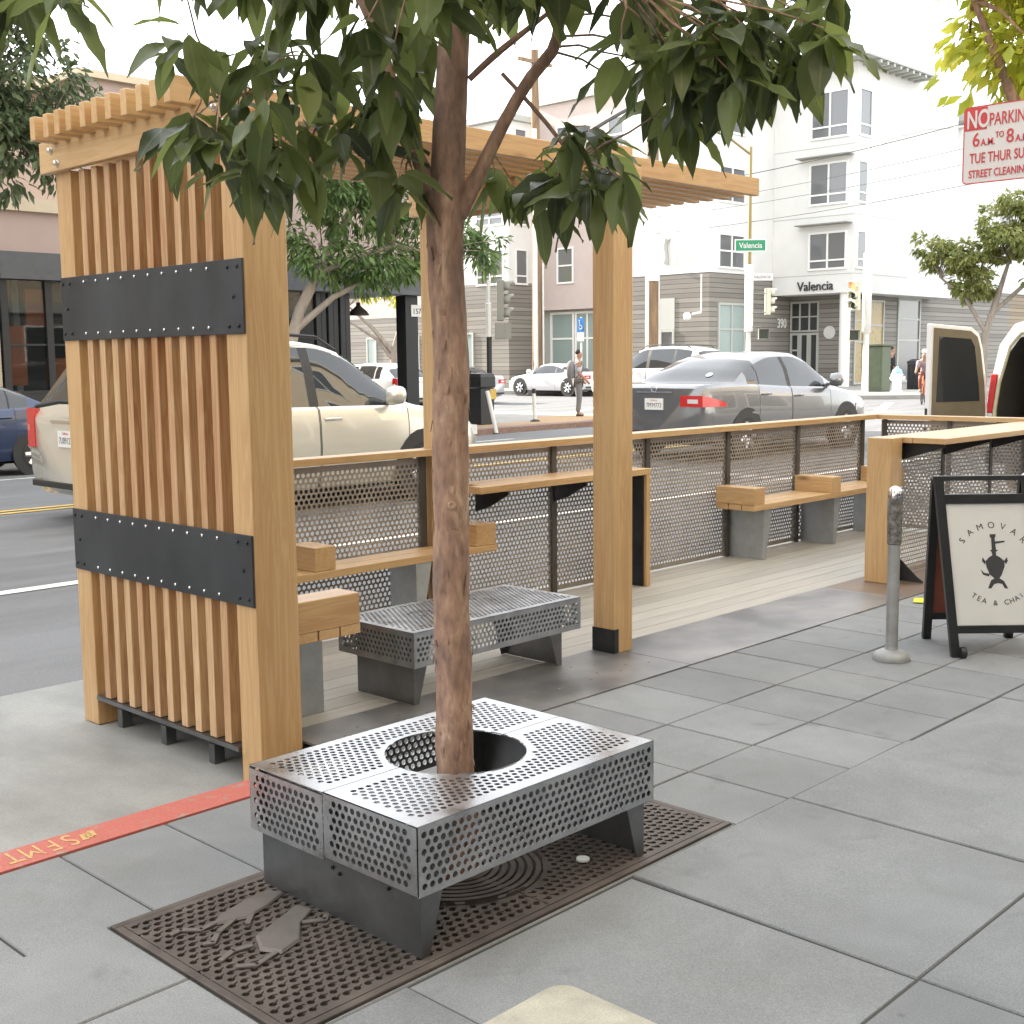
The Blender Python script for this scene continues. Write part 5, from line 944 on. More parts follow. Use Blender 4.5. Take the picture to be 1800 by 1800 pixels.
def car(name, label, cat, sp, loc, rz, paint, plate=None, rails=False, group=None, emblem=False, scale=1., sticker=False, liftwiper=False):
    t = thing(name, label, cat, loc, rz, group, world=False); t.scale = (scale,)*3
    L, Wd = sp['L'], sp['W']/2; fb = pchip(*zip(*sp['belt'])); fr_ = pchip(*zip(*sp['roof'])); hwf = pchip([0, .04, .15, .5, 1.3, L*.6, L-.9, L-.35, L-.08, L], [Wd*.84, Wd*.90, Wd*.95, Wd*.985, Wd, Wd, Wd*.985, Wd*.93, Wd*.80, Wd*.68])
    fz = pchip([0, .1, .5, L-.5, L-.1, L], [.36, .27, .20, .20, .24, .32])
    sx = set(np.round(np.linspace(0, L, 44), 3).tolist())|{.02, .05, .1, .16, L-.02, L-.06, L-.12}
    cuts = [x for q in sp['wins']+sp['glass'] for x in q]+[x+e for q in sp['doors'] for x in q for e in (-.006, .006)]
    sx = sorted([x for x in sx if all(abs(x-c) > .02 for c in cuts)]+sorted(set(cuts)))
    rows = []
    for x in sx:
        w_, zb, z0 = hwf(x), fb(x), fz(x); zr = max(fr_(x), zb+.03); h = zr-zb; s = min(1, h/.3); wr = w_*(.90-.20*min(1, h/.5)); hh = zb-z0
        rows.append([(0, z0), (.78*w_, z0), (.92*w_, z0+.03), (.98*w_, z0+.22*hh), (1.0*w_, z0+.52*hh), (.99*w_, z0+.80*hh), (.965*w_, zb-.03), (.92*w_, zb), (.5*(.92*w_+wr)+.03*s*w_*.6, zb+(zr-zb)*.5), (wr+.01, zr-.085*s), (wr*.93, zr-.035*s), (wr*.5, zr-.004), (0, zr)])
    K = len(rows[0]); n2 = 2*K-2
    ring = lambda i: [(sx[i], y, z) for y, z in rows[i]]+[(sx[i], -y, z) for y, z in rows[i][-2:0:-1]]
    body, seams = MB(), MB(); vs = [v for i in range(len(sx)) for v in ring(i)]; fbody, fmi = [], []; panes = {}; doors = {}
    side = lambda k: k if k < K-1 else n2-1-k
    for i in range(len(sx)-1):
        xm = (sx[i]+sx[i+1])/2
        for k in range(n2):
            f = (i*n2+k, (i+1)*n2+k, (i+1)*n2+(k+1) % n2, i*n2+(k+1) % n2); q = side(k); s_ = 0 if k < K-1 else 1; done = False
            if q in (7, 8):
                for a, (x0, x1) in enumerate(sp['wins']):
                    if x0 < xm < x1: panes.setdefault(('s', a, s_), []).append(f); done = True
            if q in (9, 10, 11) or (q == 8 and False):
                for a, (x0, x1) in enumerate(sp['glass']):
                    if x0 < xm < x1: panes.setdefault(('g', a, 0), []).append(f); done = True
            if 2 <= q <= 6 and not done:
                for a, (x0, x1) in enumerate(sp['doors']):
                    if x0+.006 < xm < x1-.006: doors.setdefault((a, s_), []).append(f); done = True
            if not done:
                sm = 2 <= q <= 6 and any(abs(xm-x) < .0061 for d_ in sp['doors'] for x in d_)
                pil = q in (7, 8) and sp['wins'][0][0] < xm < sp['wins'][-1][1]
                fbody.append(f); fmi.append(1 if sm or pil else 0)
    body.v = vs; body.f = fbody+[tuple(range(n2)), tuple(range((len(sx)-1)*n2, len(sx)*n2))[::-1]]; body.mi = fmi+[0, 0]
    for wx in sp['wheels']:   # wheel wells: dark round recess plates
        body.m = 1
        for s_ in (1, -1): body.lathe([(sp['r']+.055, 0), (sp['r']+.05, .012), (0, .013)], (wx, s_*(Wd*.99-.005), sp['r']+.01), 24, (0, s_, 0))
    body.m = 1; body.box(.45, L-.5, -Wd*.8, Wd*.8, .185, .197)
    def sub(name_, fs, mat, par, lift=.0):
        ids = sorted({i for f in fs for i in f}); mp__ = {a: b__ for b__, a in enumerate(ids)}
        return part(name_, MB().add([vs[i] for i in ids], [tuple(mp__[i] for i in f) for f in fs]), mat, par, smooth=45)
    bd = part('body', body, [paint, 'trim'], t, smooth=38)
    for kk, fs in panes.items(): sub('window' if kk[0] == 's' else ('rear_window' if kk[1] == 0 else 'windscreen'), fs, 'carglass', t)
    for (a, s_), fs in doors.items():
        d = sub('door', fs, paint, t); x0, x1 = sp['doors'][a]; sg_ = 1 if s_ == 0 else -1; zz = fb(x0+.15)-.13; ww = hwf(x0+.15)
        mb = MB(); mb.tube([(x0+.06, sg_*(ww*.985), zz), (x0+.10, sg_*(ww+.03), zz+.005), (x0+.23, sg_*(ww+.03), zz+.005), (x0+.27, sg_*(ww*.985), zz)], .014, 6); part('handle', mb, paint, d, smooth=50)
    for wx in sp['wheels']:
        for s_ in (1, -1):
            r_ = sp['r']; wh = thing('wheel', None, None, (wx, s_*(Wd-.11), r_), 0, None, False); del_ = [wh.pop(k_) for k_ in list(wh.keys())]; wh.parent = t
            part('tyre', MB().lathe([(r_*.62, -.1), (r_*.95, -.1), (r_, -.07), (r_, .07), (r_*.95, .105), (r_*.66, .11), (r_*.62, .09)], (0, 0, 0), 28, (0, s_, 0)), 'tyre', wh, smooth=40)
            mb = MB(); mb.lathe([(r_*.66, .05), (r_*.66, .10), (r_*.58, .10), (r_*.56, .06)], (0, 0, 0), 28, (0, s_, 0)); mb.lathe([(.07, .05), (.06, .10), (0, .105)], (0, 0, 0), 14, (0, s_, 0))
            for k in range(7):
                a = k*2*math.pi/7; mb.tube([(.05*math.cos(a), s_*.085, .05*math.sin(a)), (r_*.6*math.cos(a), s_*.09, r_*.6*math.sin(a))], [.05, .042], 6)
            mb.lathe([(r_*.6, .045), (r_*.6, .055), (.02, .056)], (0, 0, 0), 24, (0, s_, 0)); part('rim', mb, 'rim', wh, smooth=40)
    zb0 = fb(.1); wv = hwf(.02)
    tz = (zb0-.34, zb0-.10) if sp['roof'][1][0] > .3 else (zb0-.34, zb0+.06)
    for s_ in (1, -1):
        low = tz[1] < zb0; kk_ = 1.035 if low else .985; ln_ = .40 if low else .13; y0 = s_*(wv-.34 if low else wv*.80)
        mb = MB(); mb.prism([(-.012, y0), (-.012, s_*wv*kk_)]+[(q_*ln_, s_*hwf(q_*ln_)*(kk_+.004)) for q_ in (.08, .25, .5, .75, 1.)]+[(ln_*.9, s_*hwf(ln_)*.8), (.04, y0)], lambda u, v, w__: (u, v, w__-(.10*max(0, u)/.4 if low and w__ > zb0-.2 else 0)), tz[0]+(.07 if low else 0), tz[1]-.02)
        tl = part('tail_light', mb, 'red', t, smooth=30)
        mb = MB(); zc = (tz[0]+tz[1])/2+(.03 if low else 0); mb.box(-.0135, -.0122, min(y0+s_*.12, s_*(wv-.05)), max(y0+s_*.12, s_*(wv-.05)), zc-.035, zc+.02); part('reverse_lens', mb, 'clear', tl)
        mb = MB(); hz = fb(L-.25)-.12; mb.prism([(L-.62, s_*hwf(L-.62)*1.004), (L-.10, s_*hwf(L-.1)*1.03), (L-.02, s_*hwf(L)*.95), (L-.03, s_*hwf(L)*.55), (L-.4, s_*hwf(L)*.8)], lambda u, v, w__: (u, v, w__), hz-.06, hz+.05); part('headlight', mb, 'clear', t)
        mx_ = sp['glass'][1][1]-.28; mb = MB(); zz = fb(mx_)+.06; ww = hwf(mx_)
        mb.lathe([(.03, -.10), (.09, -.08), (.105, 0), (.09, .07), (.04, .10)], (mx_, s_*(ww+.09), zz+.05), 12, (.25, s_, 0)); mb.tube([(mx_+.02, s_*ww*.9, zz-.03), (mx_+.02, s_*(ww+.03), zz+.02)], .03, 6); part('mirror', mb, paint, t, smooth=50)
    mb = MB(); mb.box(-.016, .05, -wv*.93, wv*.93, .34, .40); part('bumper_trim', mb, 'trim', t, bevel=.01)
    mb = MB(); mb.box(-.014, .004, -.30, .30, zb0-.09, zb0-.065); part('boot_trim', mb, 'chrome', t)
    if plate:
        pz_ = zb0-.24; mb = MB(); mb.box(-.019, -.006, -.155, .155, pz_-.078, pz_+.078); p = part('number_plate', mb, 'number', t); text('plate_number', plate, .088, 'ink', p, (-.0195, 0, pz_-.045), (0, -1, 0), (0, 0, 1), .001, 'CENTER', .8)
        text('plate_state', 'California', .034, 'signr', p, (-.0195, 0, pz_+.042), (0, -1, 0), (0, 0, 1), .001, 'CENTER', .9)
    if emblem: mb = MB(); mb.torus((-.016, 0, zb0-.035), .042, .006, (1, 0, 0)); mb.box(-.02, -.012, -.06, .06, zb0-.042, zb0-.028); part('emblem', mb, 'chrome', t, smooth=50)
    if rails:
        x0, x1 = sp['wins'][0][0]+.1, sp['wins'][-1][1]-.75
        for s_ in (1, -1):
            yy = s_*(hwf(2)*.68); mb = MB(); zt_ = lambda x: max(fr_(x), fb(x)); mb.tube([(x0, yy, zt_(x0)-.02), (x0+.12, yy, zt_(x0+.12)+.05), ((x0+x1)/2, yy, zt_((x0+x1)/2)+.06), (x1-.15, yy, zt_(x1-.15)+.045), (x1+.1, yy, zt_(x1+.1)-.02)], .018, 6); part('roof_rail', mb, 'trim', t, smooth=50)
    if liftwiper: mb = MB(); mb.tube([(.12, -.25, 1.16), (-.10, -.1, 1.18), (-.12, .35, 1.13)], .02, 6); part('wiper', mb, 'trim', t)
    if sticker: mb = MB(); xx = .86; mb.lathe([(.055, 0), (.055, .003)], (xx, -.30, fr_(xx)+.002), 18, (-.5, 0, .87)); part('sticker', mb, pmat('blue_white_sticker', (.5, .62, .7), .5), t)
    return t
car('gold_suv', 'pale gold estate SUV with roof rails driving past behind the slatted screen', 'car', SUV, (5.72, 11.6, gz(8, 11.6)), 0, 'gold', '7U09127', True, liftwiper=True, scale=1.04)
car('grey_sedan', 'steel grey sedan with red tail lamps beside the parklet railing', 'car', SEDAN, (15.2, 11.6, gz(16, 11.5)+.02), 0, 'greyp', '7PFM773', emblem=True, sticker=True, scale=1.12)
car('navy_car', 'dark navy car parked at the left edge before the storefront', 'car', SEDAN, (9.35, 18.9, gz(8, 18.4)), math.pi, 'navy')
car('silver_sedan', 'silver sedan seen from behind, waiting in the side street by the black litter bin', 'car', SEDAN, (32.4, 32.3, gz(33)), math.pi/2, 'silverp', '5KLD204')
car('dark_hatchback', 'small black hatchback ahead of the silver sedan', 'car', HATCH, (33.6, 39.5, gz(33)), math.pi/2, 'blackcar', '6RTC118')
car('white_coupe', 'white two-door coupe parked across the side street behind the pedestrian', 'car', COUPE, (40.1, 33.6, gz(40)+.02), math.pi/2, 'whitep')
car('white_suv', 'white SUV with roof rails crossing the junction behind the grey sedan', 'car', SUV, (36.6, 25.0, gz(37)+.02), math.pi/2, 'whitep', rails=True, scale=1.12)
car('white_hatchback', 'white hatchback parked beyond the corner pillar of the storefront', 'car', HATCH, (27.2, 30.6, gz(27)), math.pi/2, 'whitep', '8CMB530', scale=1.05)
car('white_suv', 'taller white car parked ahead of the white hatchback', 'car', SUV, (27.5, 36.2, gz(28)), math.pi/2, 'whitep', '7XPA661')

# cargo van with its rear doors open
vn = thing('cargo_van', 'white cargo van with open rear doors parked ahead of the parklet', 'van', (14.0, 4.9, gz(14)))
VX, VY0, VY1, vz = 14.0, 3.95, 5.92, gz(14)+.06
prof = [(VY0, .45), (VY0-.0, 1.0), (VY0+.03, 1.3), (VY0+.12, 1.75), (VY0+.28, 1.98), (VY0+.6, 2.08), (VY1-.6, 2.08), (VY1-.28, 1.98), (VY1-.12, 1.75), (VY1-.03, 1.3), (VY1, 1.0), (VY1, .45)]
def shell(x0, x1, inset, close):
    mb = MB(); n = len(prof); cy = (VY0+VY1)/2
    P0 = [(x0, y, vz+z) for y, z in prof]; P1 = [(x1, y, vz+z) for y, z in prof]; I0 = [(x0, cy+(y-cy)*inset, vz+.45+(z-.45)*(inset if z > .5 else 1)+.02*(z < .5)) for y, z in prof]; I1 = [(x1-.1, p[1], p[2]) for p in I0]
    mb.add(P0+P1+I0+I1, [(i, i+1, n+i+1, n+i) for i in range(n-1)]+[(n-1, 0, n, 2*n-1)]+[(i, 2*n+i, 2*n+i+1, i+1) for i in range(n-1)]+[(n-1, 3*n-1, 2*n, 0)]+[tuple(range(n, 2*n))])
    inner = MB(); inner.add(I0+I1, [(i, n+i, n+i+1, i+1) for i in range(n-1)]+[(n-1, 2*n-1, n, 0)]+[tuple(range(n, 2*n))[::-1]]); return mb, inner
o_, i_ = shell(VX, VX+4.6, .90, True); part('body', o_, 'whitep', vn, smooth=40); part('load_bay', i_, 'dim', vn)
mb = MB(); mb.prism([(VY0+.05, .9), (VY0, .5), (VY1, .5), (VY1-.05, .9), (VY1-.1, 1.1), (VY0+.1, 1.1)], lambda u, v, t_: (t_, u, vz+v), VX+4.605, VX+5.4); part('bonnet', mb, 'whitep', vn, smooth=40)
mb = MB(); n = 9; q = [(VY1-.10, .5), (VY1-.09, 1.0), (VY1-.13, 1.32), (VY1-.24, 1.74), (VY1-.36, 1.88), (VY1-.7, 1.96)]
mb.tube([(VX-.005, y, vz+z) for y, z in q], .022, 6); part('door_seal', mb, pmat('yellowed_jamb', (.50, .47, .33), .6), vn, smooth=50)
for (a, b_) in ((VY1-.07, VY1+.004), (VY0-.004, VY0+.07)):
    mb = MB(); c0 = .0; mb.prism([(a, .98), (b_, .98), (b_-.045*(1 if a > 5 else -1), 1.42), (a-.045*(1 if a > 5 else -1), 1.42)], lambda u, v, t_: (t_, u, vz+v), VX-.02, VX+.07); tl = part('tail_light', mb, 'red', vn, bevel=.008)
    mb = MB(); mb.prism([(a, .88), (b_, .88), (b_, .975), (a, .975)], lambda u, v, t_: (t_, u, vz+v), VX-.018, VX+.06); part('reverse_lens', mb, 'clear', tl)
for wx in (.9, 4.3):
    for y in (VY0+.1, VY1-.1): part('wheel', MB().lathe([(.2, -.1), (.34, -.1), (.36, -.06), (.36, .06), (.34, .1), (.2, .1)], (VX+wx, y, vz+.36), 24, (0, 1, 0)), 'tyre', vn, smooth=40)
mb = MB(); mb.box(VX-.14, VX-.005, VY0+.05, VY1-.05, vz+.42, vz+.58); part('rear_bumper', mb, 'trim', vn, bevel=.02)
# left leaf swung out
hx, hy = VX-.012, VY1-.02
def door(ang, side, tone):
    e = Vector((-math.cos(R(ang)), side*math.sin(R(ang)), 0)); nn_ = Vector((-math.sin(R(ang)), -side*math.cos(R(ang)), 0)); lw = .88
    f = lambda u, v, t_: Vector((hx, VY1-.02 if side > 0 else VY0+.02, vz))+e*u+Vector((0, 0, v))+nn_*t_
    # door outline follows the tumblehome: free edge vertical, hinge edge leaning
    outl = [(0, .5), (0, 1.0), (-.03, 1.3), (-.12, 1.72), (-.17, 1.86), (-.26, 1.93), (-.80, 1.99), (-lw, 1.99), (-lw, .5)]
    f2 = lambda u, v, t_: f(-u*1.0, v, t_)
    # leaning edges: hinge leans towards the roof centre = away from the pivot along the leaf
    outl = [(0, .5), (.0, 1.0), (.03, 1.3), (.11, 1.72), (.17, 1.88), (.28, 1.95), (lw, 1.99), (lw+.0, .5)]
    mb = MB(); mb.prism(outl, f, -.07, -.006); d = part('rear_door', mb, 'whitep', vn, bevel=.01)
    inn = [(u*.90+.045, .56+(v-.5)*.93) for u, v in outl]; mb = MB(); mb.prism(inn, f, -.0055, .004); part('door_liner', mb, 'tan', d, bevel=.004)
    wn = [(.14, 1.12), (.17, 1.35), (.24, 1.74), (.30, 1.82), (.76, 1.85), (.78, 1.12)]; mb = MB(); mb.prism(wn, f, .0045, .009); part('window', mb, 'paned', d, bevel=.003)
    mb = MB(); mb.obox(f(lw-.03+.03, 1.0, -.04), e*.004, Vector((0, 0, .05)), nn_*.018); mb.obox(f(lw, .78, -.04), e*.004, Vector((0, 0, .06)), nn_*.02); part('latch', mb, 'trim', d)
door(22, 1, 0); door(70, -1, 0)
rd = random.Random(8)
for k in range(4):
    a = rd.uniform(-.25, .25); solo('timber_length', MB().obox((VX+.55, VY1-.55+.06*k, vz+.9), (.06, .05*a, .30), (0, .018, 0), (.016, 0, -.004)), 'board', 'pale timber offcut leaning in the open van', 'timber', 'timber offcuts in the van')
solo('tool_crate', MB().box(VX+.2, VX+.7, VY1-.75, VY1-.2, vz+.47, vz+.74), 'dark', 'dark crate on the van floor just inside the open doors', 'crate', bevel=.01)

# ================================================================== PEOPLE AND BICYCLE
def person(label, loc, rz, top, bottom, stride=.0, arm=.25, pack=False, hold=None, coat=False, h=1.0, helmet=None):
    t = thing('person', label, 'person', loc, rz, None, False); t.scale = (h, h, h)   # faces +x
    V_ = [(0, 0, .93), (0, 0, 1.08), (.005, 0, 1.25), (0, 0, 1.42), (.01, 0, 1.47), (.025, 0, 1.53), (.04, 0, 1.61), (.03, 0, 1.685),
          (0, .17, 1.40), (-.02-arm*.1, .22, 1.14), (arm*.5, .21, .92), (arm*.7+.02, .20, .84), (0, -.17, 1.40), (-.02, -.22, 1.14), (arm*.6, -.20, .92), (arm*.8, -.18, .84),
          (stride*.1, .09, .88), (stride*.5+.03, .10, .48), (stride, .10, .09), (stride+.14, .11, .04), (-stride*.1, -.09, .88), (-stride*.3+.03, -.10, .48), (-stride, -.10, .09), (-stride+.14, -.11, .04)]
    E_ = [(0, 1), (1, 2), (2, 3), (3, 4), (4, 5), (5, 6), (6, 7), (3, 8), (8, 9), (9, 10), (10, 11), (3, 12), (12, 13), (13, 14), (14, 15), (0, 16), (16, 17), (17, 18), (18, 19), (0, 20), (20, 21), (21, 22), (22, 23)]
    Rr = [(.12, .15), (.105, .135), (.115, .155), (.09, .14), .06, .072, .092, .08, .062, .046, .036, .034, .062, .046, .036, .034, .085, .062, .042, .03, .085, .062, .042, .03]
    skin('body', V_, E_, Rr, 'skin', t)
    sel = lambda ids, dr_: ([V_[i] for i in ids], dr_)
    ids = [0, 1, 2, 3, 8, 9, 12, 13]; ed = [(0, 1), (1, 2), (2, 3), (3, 4), (4, 5), (3, 6), (6, 7)]
    sr = [(.135, .168), (.122, .15), (.13, .172), (.10, .155), .078, .062, .078, .062]
    if coat: sr = [(.16, .19), (.14, .165), (.14, .18), (.11, .165), .085, .07, .085, .07]; ids += [10, 14]; ed += [(5, 8), (7, 9)]; sr += [.055, .055]
    skin('shirt' if not coat else 'jacket', [V_[i] for i in ids], ed, sr, top, t)
    ids = [0, 16, 17, 18, 20, 21, 22]; skin('trousers', [(0, 0, .96)]+[V_[i] for i in ids[1:]], [(0, 1), (1, 2), (2, 3), (0, 4), (4, 5), (5, 6)], [(.13, .155), .105, .08, .062, .105, .08, .062], bottom, t)
    skin('hair', [(-.02, 0, 1.60), (.0, 0, 1.695), (.055, 0, 1.725)], [(0, 1), (1, 2)], [.088, .094, .07], helmet or 'hair', t)
    for i in (18, 22):
        x, y, z = V_[i]; skin('shoe', [(x-.05, y, .035), (x+.05, y, .04), (x+.15, y*1.05, .03)], [(0, 1), (1, 2)], [.04, .045, .035], 'shoe', t)
    # face: nose and brow
    mb = MB(); mb.add([(.122, 0, 1.625), (.152, 0, 1.585), (.122, .018, 1.58), (.122, -.018, 1.58)], [(0, 1, 2), (0, 3, 1), (1, 3, 2)]); part('nose', mb, 'skin', t)
    return t
def backpack(loc, rz):
    t = thing('backpack', 'grey backpack worn by the pedestrian in the checked shirt', 'backpack', loc, rz, None, False)
    mb = MB(); mb.lathe([(.02, 0), (.12, .02), (.15, .12), (.145, .3), (.11, .43), (.03, .48)], (-.19, 0, .98), 14); v = [(x*.75-.045, y*1.15, z) for x, y, z in mb.v]; mb.v = v; part('bag', mb, 'pack', t, smooth=60)
    for s_ in (1, -1): part('strap', MB().tube([(-.12, s_*.1, 1.40), (.02, s_*.12, 1.475), (.115, s_*.11, 1.36), (.09, s_*.12, 1.15), (-.08, s_*.13, 1.02)], .018, 6), 'pack', t, smooth=60)
pz_ = gz(24.6)+.15
person('pedestrian in pale checked shirt and grey trousers waiting at the corner with a backpack', (24.62, 21.3, pz_), R(-38), 'shirt', 'trousers', .03, .35)
backpack((24.62, 21.3, pz_), R(-38))
person('pedestrian in a long black jacket walking beyond the white hydrant', (47.6, 24.15, gz(47)+.15), R(-60), 'coat', 'coat', .22, .1, coat=True)
bp_ = (38.2, 18.25, gz(38)); ba = R(200)
bk_ = thing('bicycle', 'orange-framed bicycle ridden past the far trash bin', 'bicycle', bp_, ba, None, False)
for nm, x in (('wheel', -.5), ('wheel', .52)):
    mb = MB(); mb.torus((x, 0, .34), .325, .017, (0, 1, 0), 32, 6); mb.lathe([(.02, -.03), (.02, .03)], (x, 0, .34), 8, (0, 1, 0))
    for k in range(12): a = k*math.pi/6; mb.tube([(x, 0, .34), (x+.32*math.cos(a), 0, .34+.32*math.sin(a))], .003, 3)
    part(nm, mb, 'tyre', bk_, smooth=50)
mb = MB()
for a, b_ in (((-.5, 0, .34), (-.1, 0, .30)), ((-.5, 0, .34), (-.2, 0, .78)), ((-.1, 0, .30), (-.22, 0, .84)), ((-.1, 0, .30), (.38, 0, .74)), ((-.2, 0, .76), (.36, 0, .82)), ((.52, 0, .34), (.35, 0, .92))): mb.tube([a, b_], .022, 8)
part('frame', mb, 'orangeb', bk_, smooth=50)
part('saddle', MB().tube([(-.36, 0, .87), (-.24, 0, .89), (-.1, 0, .88)], [.05, .055, .02], 8), 'trim', bk_, smooth=50); part('handlebar', MB().tube([(.30, .28, .98), (.36, .1, .96), (.35, 0, .93), (.36, -.1, .96), (.30, -.28, .98)], .015, 8), 'trim', bk_, smooth=50)
rdr = thing('person', 'cyclist in mauve top and pale helmet riding the orange bicycle', 'person', bp_, ba, None, False)
V_ = [(-.24, 0, .96), (-.14, 0, 1.15), (.02, 0, 1.38), (.06, 0, 1.47), (.11, 0, 1.55), (.13, 0, 1.64), (.02, .17, 1.36), (.16, .22, 1.14), (.31, .24, 1.0), (.02, -.17, 1.36), (.16, -.22, 1.14), (.31, -.24, 1.0), (-.2, .09, .92), (.12, .10, .72), (-.06, .11, .30), (.06, .12, .22), (-.2, -.09, .92), (.10, -.10, .86), (-.02, -.11, .46), (.10, -.12, .40)]
E_ = [(0, 1), (1, 2), (2, 3), (3, 4), (4, 5), (2, 6), (6, 7), (7, 8), (2, 9), (9, 10), (10, 11), (0, 12), (12, 13), (13, 14), (14, 15), (0, 16), (16, 17), (17, 18), (18, 19)]
skin('body', V_, E_, [.13, .12, .12, .055, .085, .08, .06, .045, .035, .06, .045, .035, .09, .07, .045, .035, .09, .07, .045, .035], 'skin', rdr)
skin('top', [V_[i] for i in (0, 1, 2, 6, 7, 9, 10)], [(0, 1), (1, 2), (2, 3), (3, 4), (2, 5), (5, 6)], [.145, .138, .138, .078, .06, .078, .06], 'mauve', rdr)
skin('trousers', [V_[i] for i in (0, 12, 13, 14, 16, 17, 18)], [(0, 1), (1, 2), (2, 3), (0, 4), (4, 5), (5, 6)], [.14, .105, .085, .062, .105, .085, .062], 'redboard', rdr)
skin('helmet', [(.06, 0, 1.68), (.14, 0, 1.71), (.2, 0, 1.68)], [(0, 1), (1, 2)], [.09, .10, .07], 'whitep', rdr)

# ================================================================== SIGNALS, POLES, WIRES, KERBSIDE OBJECTS
def signal_head(par, c, face, mat='siglight', lit=None, h=1.0):
    """three-lens vehicle head; face is the horizontal direction the lenses look"""
    face = Vector(face).normalized(); sd_ = Vector((0, 0, 1)).cross(face); c = Vector(c)
    mb = MB(); mb.obox(c-face*.09, face*.09, sd_*.16, Vector((0, 0, .52))); b = part('signal_head', mb, mat, par, bevel=.02)
    for k in range(3):
        z = .345-.345*k; o = c+Vector((0, 0, z)); part('lens', MB().lathe([(.14, 0), (.12, .02), (0, .035)], o, 18, face), ('redlit' if lit == k else 'lens'), b, smooth=60)
        mb = MB(); a = 14; vs = []
        for i in range(a+1):
            th = R(-30+240*i/a); e = sd_*math.cos(th)*.155+Vector((0, 0, math.sin(th)*.155)); vs += [o+e, o+e+face*(.26 if 30 < -30+240*i/a < 150 else .16)]
        mb.add(vs, [(2*i, 2*i+1, 2*i+3, 2*i+2) for i in range(a)]); v = part('visor', mb, mat, b, smooth=60); v.modifiers.new('sheet', 'SOLIDIFY').thickness = .012
    return b
def ped_head(par, c, face, mat='siglight'):
    face = Vector(face).normalized(); sd_ = Vector((0, 0, 1)).cross(face); c = Vector(c); mb = MB(); mb.obox(c-face*.13, face*.13, sd_*.21, Vector((0, 0, .21))); b = part('pedestrian_signal', mb, mat, par, bevel=.02)
    mb = MB(); mb.obox(c+face*.006, face*.005, sd_*.17, Vector((0, 0, .17))); part('lens', mb, 'lens', b)
    mb = MB()
    for q, s in ((sd_*.205, 0), (-sd_*.205, 0)): mb.obox(c+face*.08+q, face*.08, sd_*.006, Vector((0, 0, .2)))
    mb.obox(c+face*.08+Vector((0, 0, .2)), face*.08, sd_*.198, Vector((0, 0, .006))); part('visor', mb, mat, b)
sx_, sy_ = 22.85, 22.8; s0 = gz(sx_)+.15
sg1 = thing('traffic_signal', 'grey traffic signal pole with side-facing head by the black litter bin', 'traffic light', (sx_, sy_, s0), group='traffic signals')
part('pole', MB().lathe([(.10, 0), (.09, .1), (.075, .2), (.07, 2.1)], (sx_, sy_, s0), 14), 'dark', sg1, smooth=50)
part('pole_sleeve', MB().lathe([(.08, 2.1), (.08, 2.95), (.05, 2.97), (.05, 3.55)], (sx_, sy_, s0), 14), 'polew', sg1, smooth=50)
signal_head(sg1, (sx_+.30, sy_-.25, 3.1), (.72, -.69, 0)); ped_head(sg1, (sx_+.36, sy_-.22, 2.32), (.72, -.69, 0))
px1, py1 = 42.0, 22.35; p1 = gz(px1)+.15
sg2 = thing('traffic_signal', 'white signal pole with lit red lamp and long street light arm by the green cabinet', 'traffic light', (px1, py1, p1), group='traffic signals')
part('pole', MB().lathe([(.13, 0), (.12, .3), (.10, 2.2), (.16, 2.25), (.16, 5.1), (.10, 5.15), (.09, 9.0)], (px1, py1, p1), 14), 'polew', sg2, smooth=50)
part('light_arm', MB().tube([(px1, py1, 8.9), (px1+.6, py1-.5, 9.4), (px1+1.5, py1-1.4, 9.7), (px1+2.9, py1-2.8, 9.8)], [.05, .045, .04, .035], 8), 'polew', sg2, smooth=50); part('lamp_head', MB().tube([(px1+2.7, py1-2.6, 9.8), (px1+3.1, py1-3.0, 9.82), (px1+3.5, py1-3.4, 9.78)], [.05, .13, .06], 8), 'frameg', sg2, smooth=60)
signal_head(sg2, (px1-.45, py1+.28, 3.78), (-.93, .1, 0), 'sigy', 0); ped_head(sg2, (px1-.35, py1+.32, 2.35), (-.7, -.7, 0), 'sigy')
px2, py2 = 42.5, 27.75; p2 = gz(px2)+.15
sg3 = thing('traffic_signal', 'signal and lamp pole with green street name sign before the white building', 'traffic light', (px2, py2, p2), group='traffic signals')
part('pole', MB().lathe([(.12, 0), (.11, .3), (.09, 2.4), (.17, 2.42), (.17, 5.0), (.09, 5.05)], (px2, py2, p2), 14), 'polew', sg3, smooth=50)
part('upper_pole', MB().lathe([(.075, 5.05), (.06, 9.6)], (px2, py2, p2), 12), 'poleg', sg3, smooth=50)
part('light_arm', MB().tube([(px2, py2, 9.5), (px2-.7, py2+.65, 10.2), (px2-1.5, py2+1.4, 10.6)], [.05, .045, .04], 8), 'poleg', sg3, smooth=50); part('lamp_head', MB().tube([(px2-1.4, py2+1.3, 10.58), (px2-1.7, py2+1.6, 10.68), (px2-2.1, py2+2.0, 10.7)], [.05, .12, .06], 8), 'siglight', sg3, smooth=60)
signal_head(sg3, (px2+.35, py2-.75, 3.78), (.72, -.69, 0), 'sigy'); ped_head(sg3, (px2+.1, py2-.62, 2.5), (-.7, -.7, 0))
for z_, dx_, dy_ in ((4.1, .3, -.7), (3.35, .3, -.7), (2.8, .1, -.5)): part('bracket', MB().tube([(px2, py2, z_), (px2+dx_, py2+dy_, z_)], .025, 6), 'siglight', sg3)
e_ = Vector((.69, -.72, 0)); c_ = Vector((px2, py2, 5.98))+Vector((-.12, -.12, 0)); mb = MB(); mb.obox(c_, e_*.62, Vector((.72, .69, 0))*.015, Vector((0, 0, .24))); ss = part('street_sign', mb, 'frame', sg3)
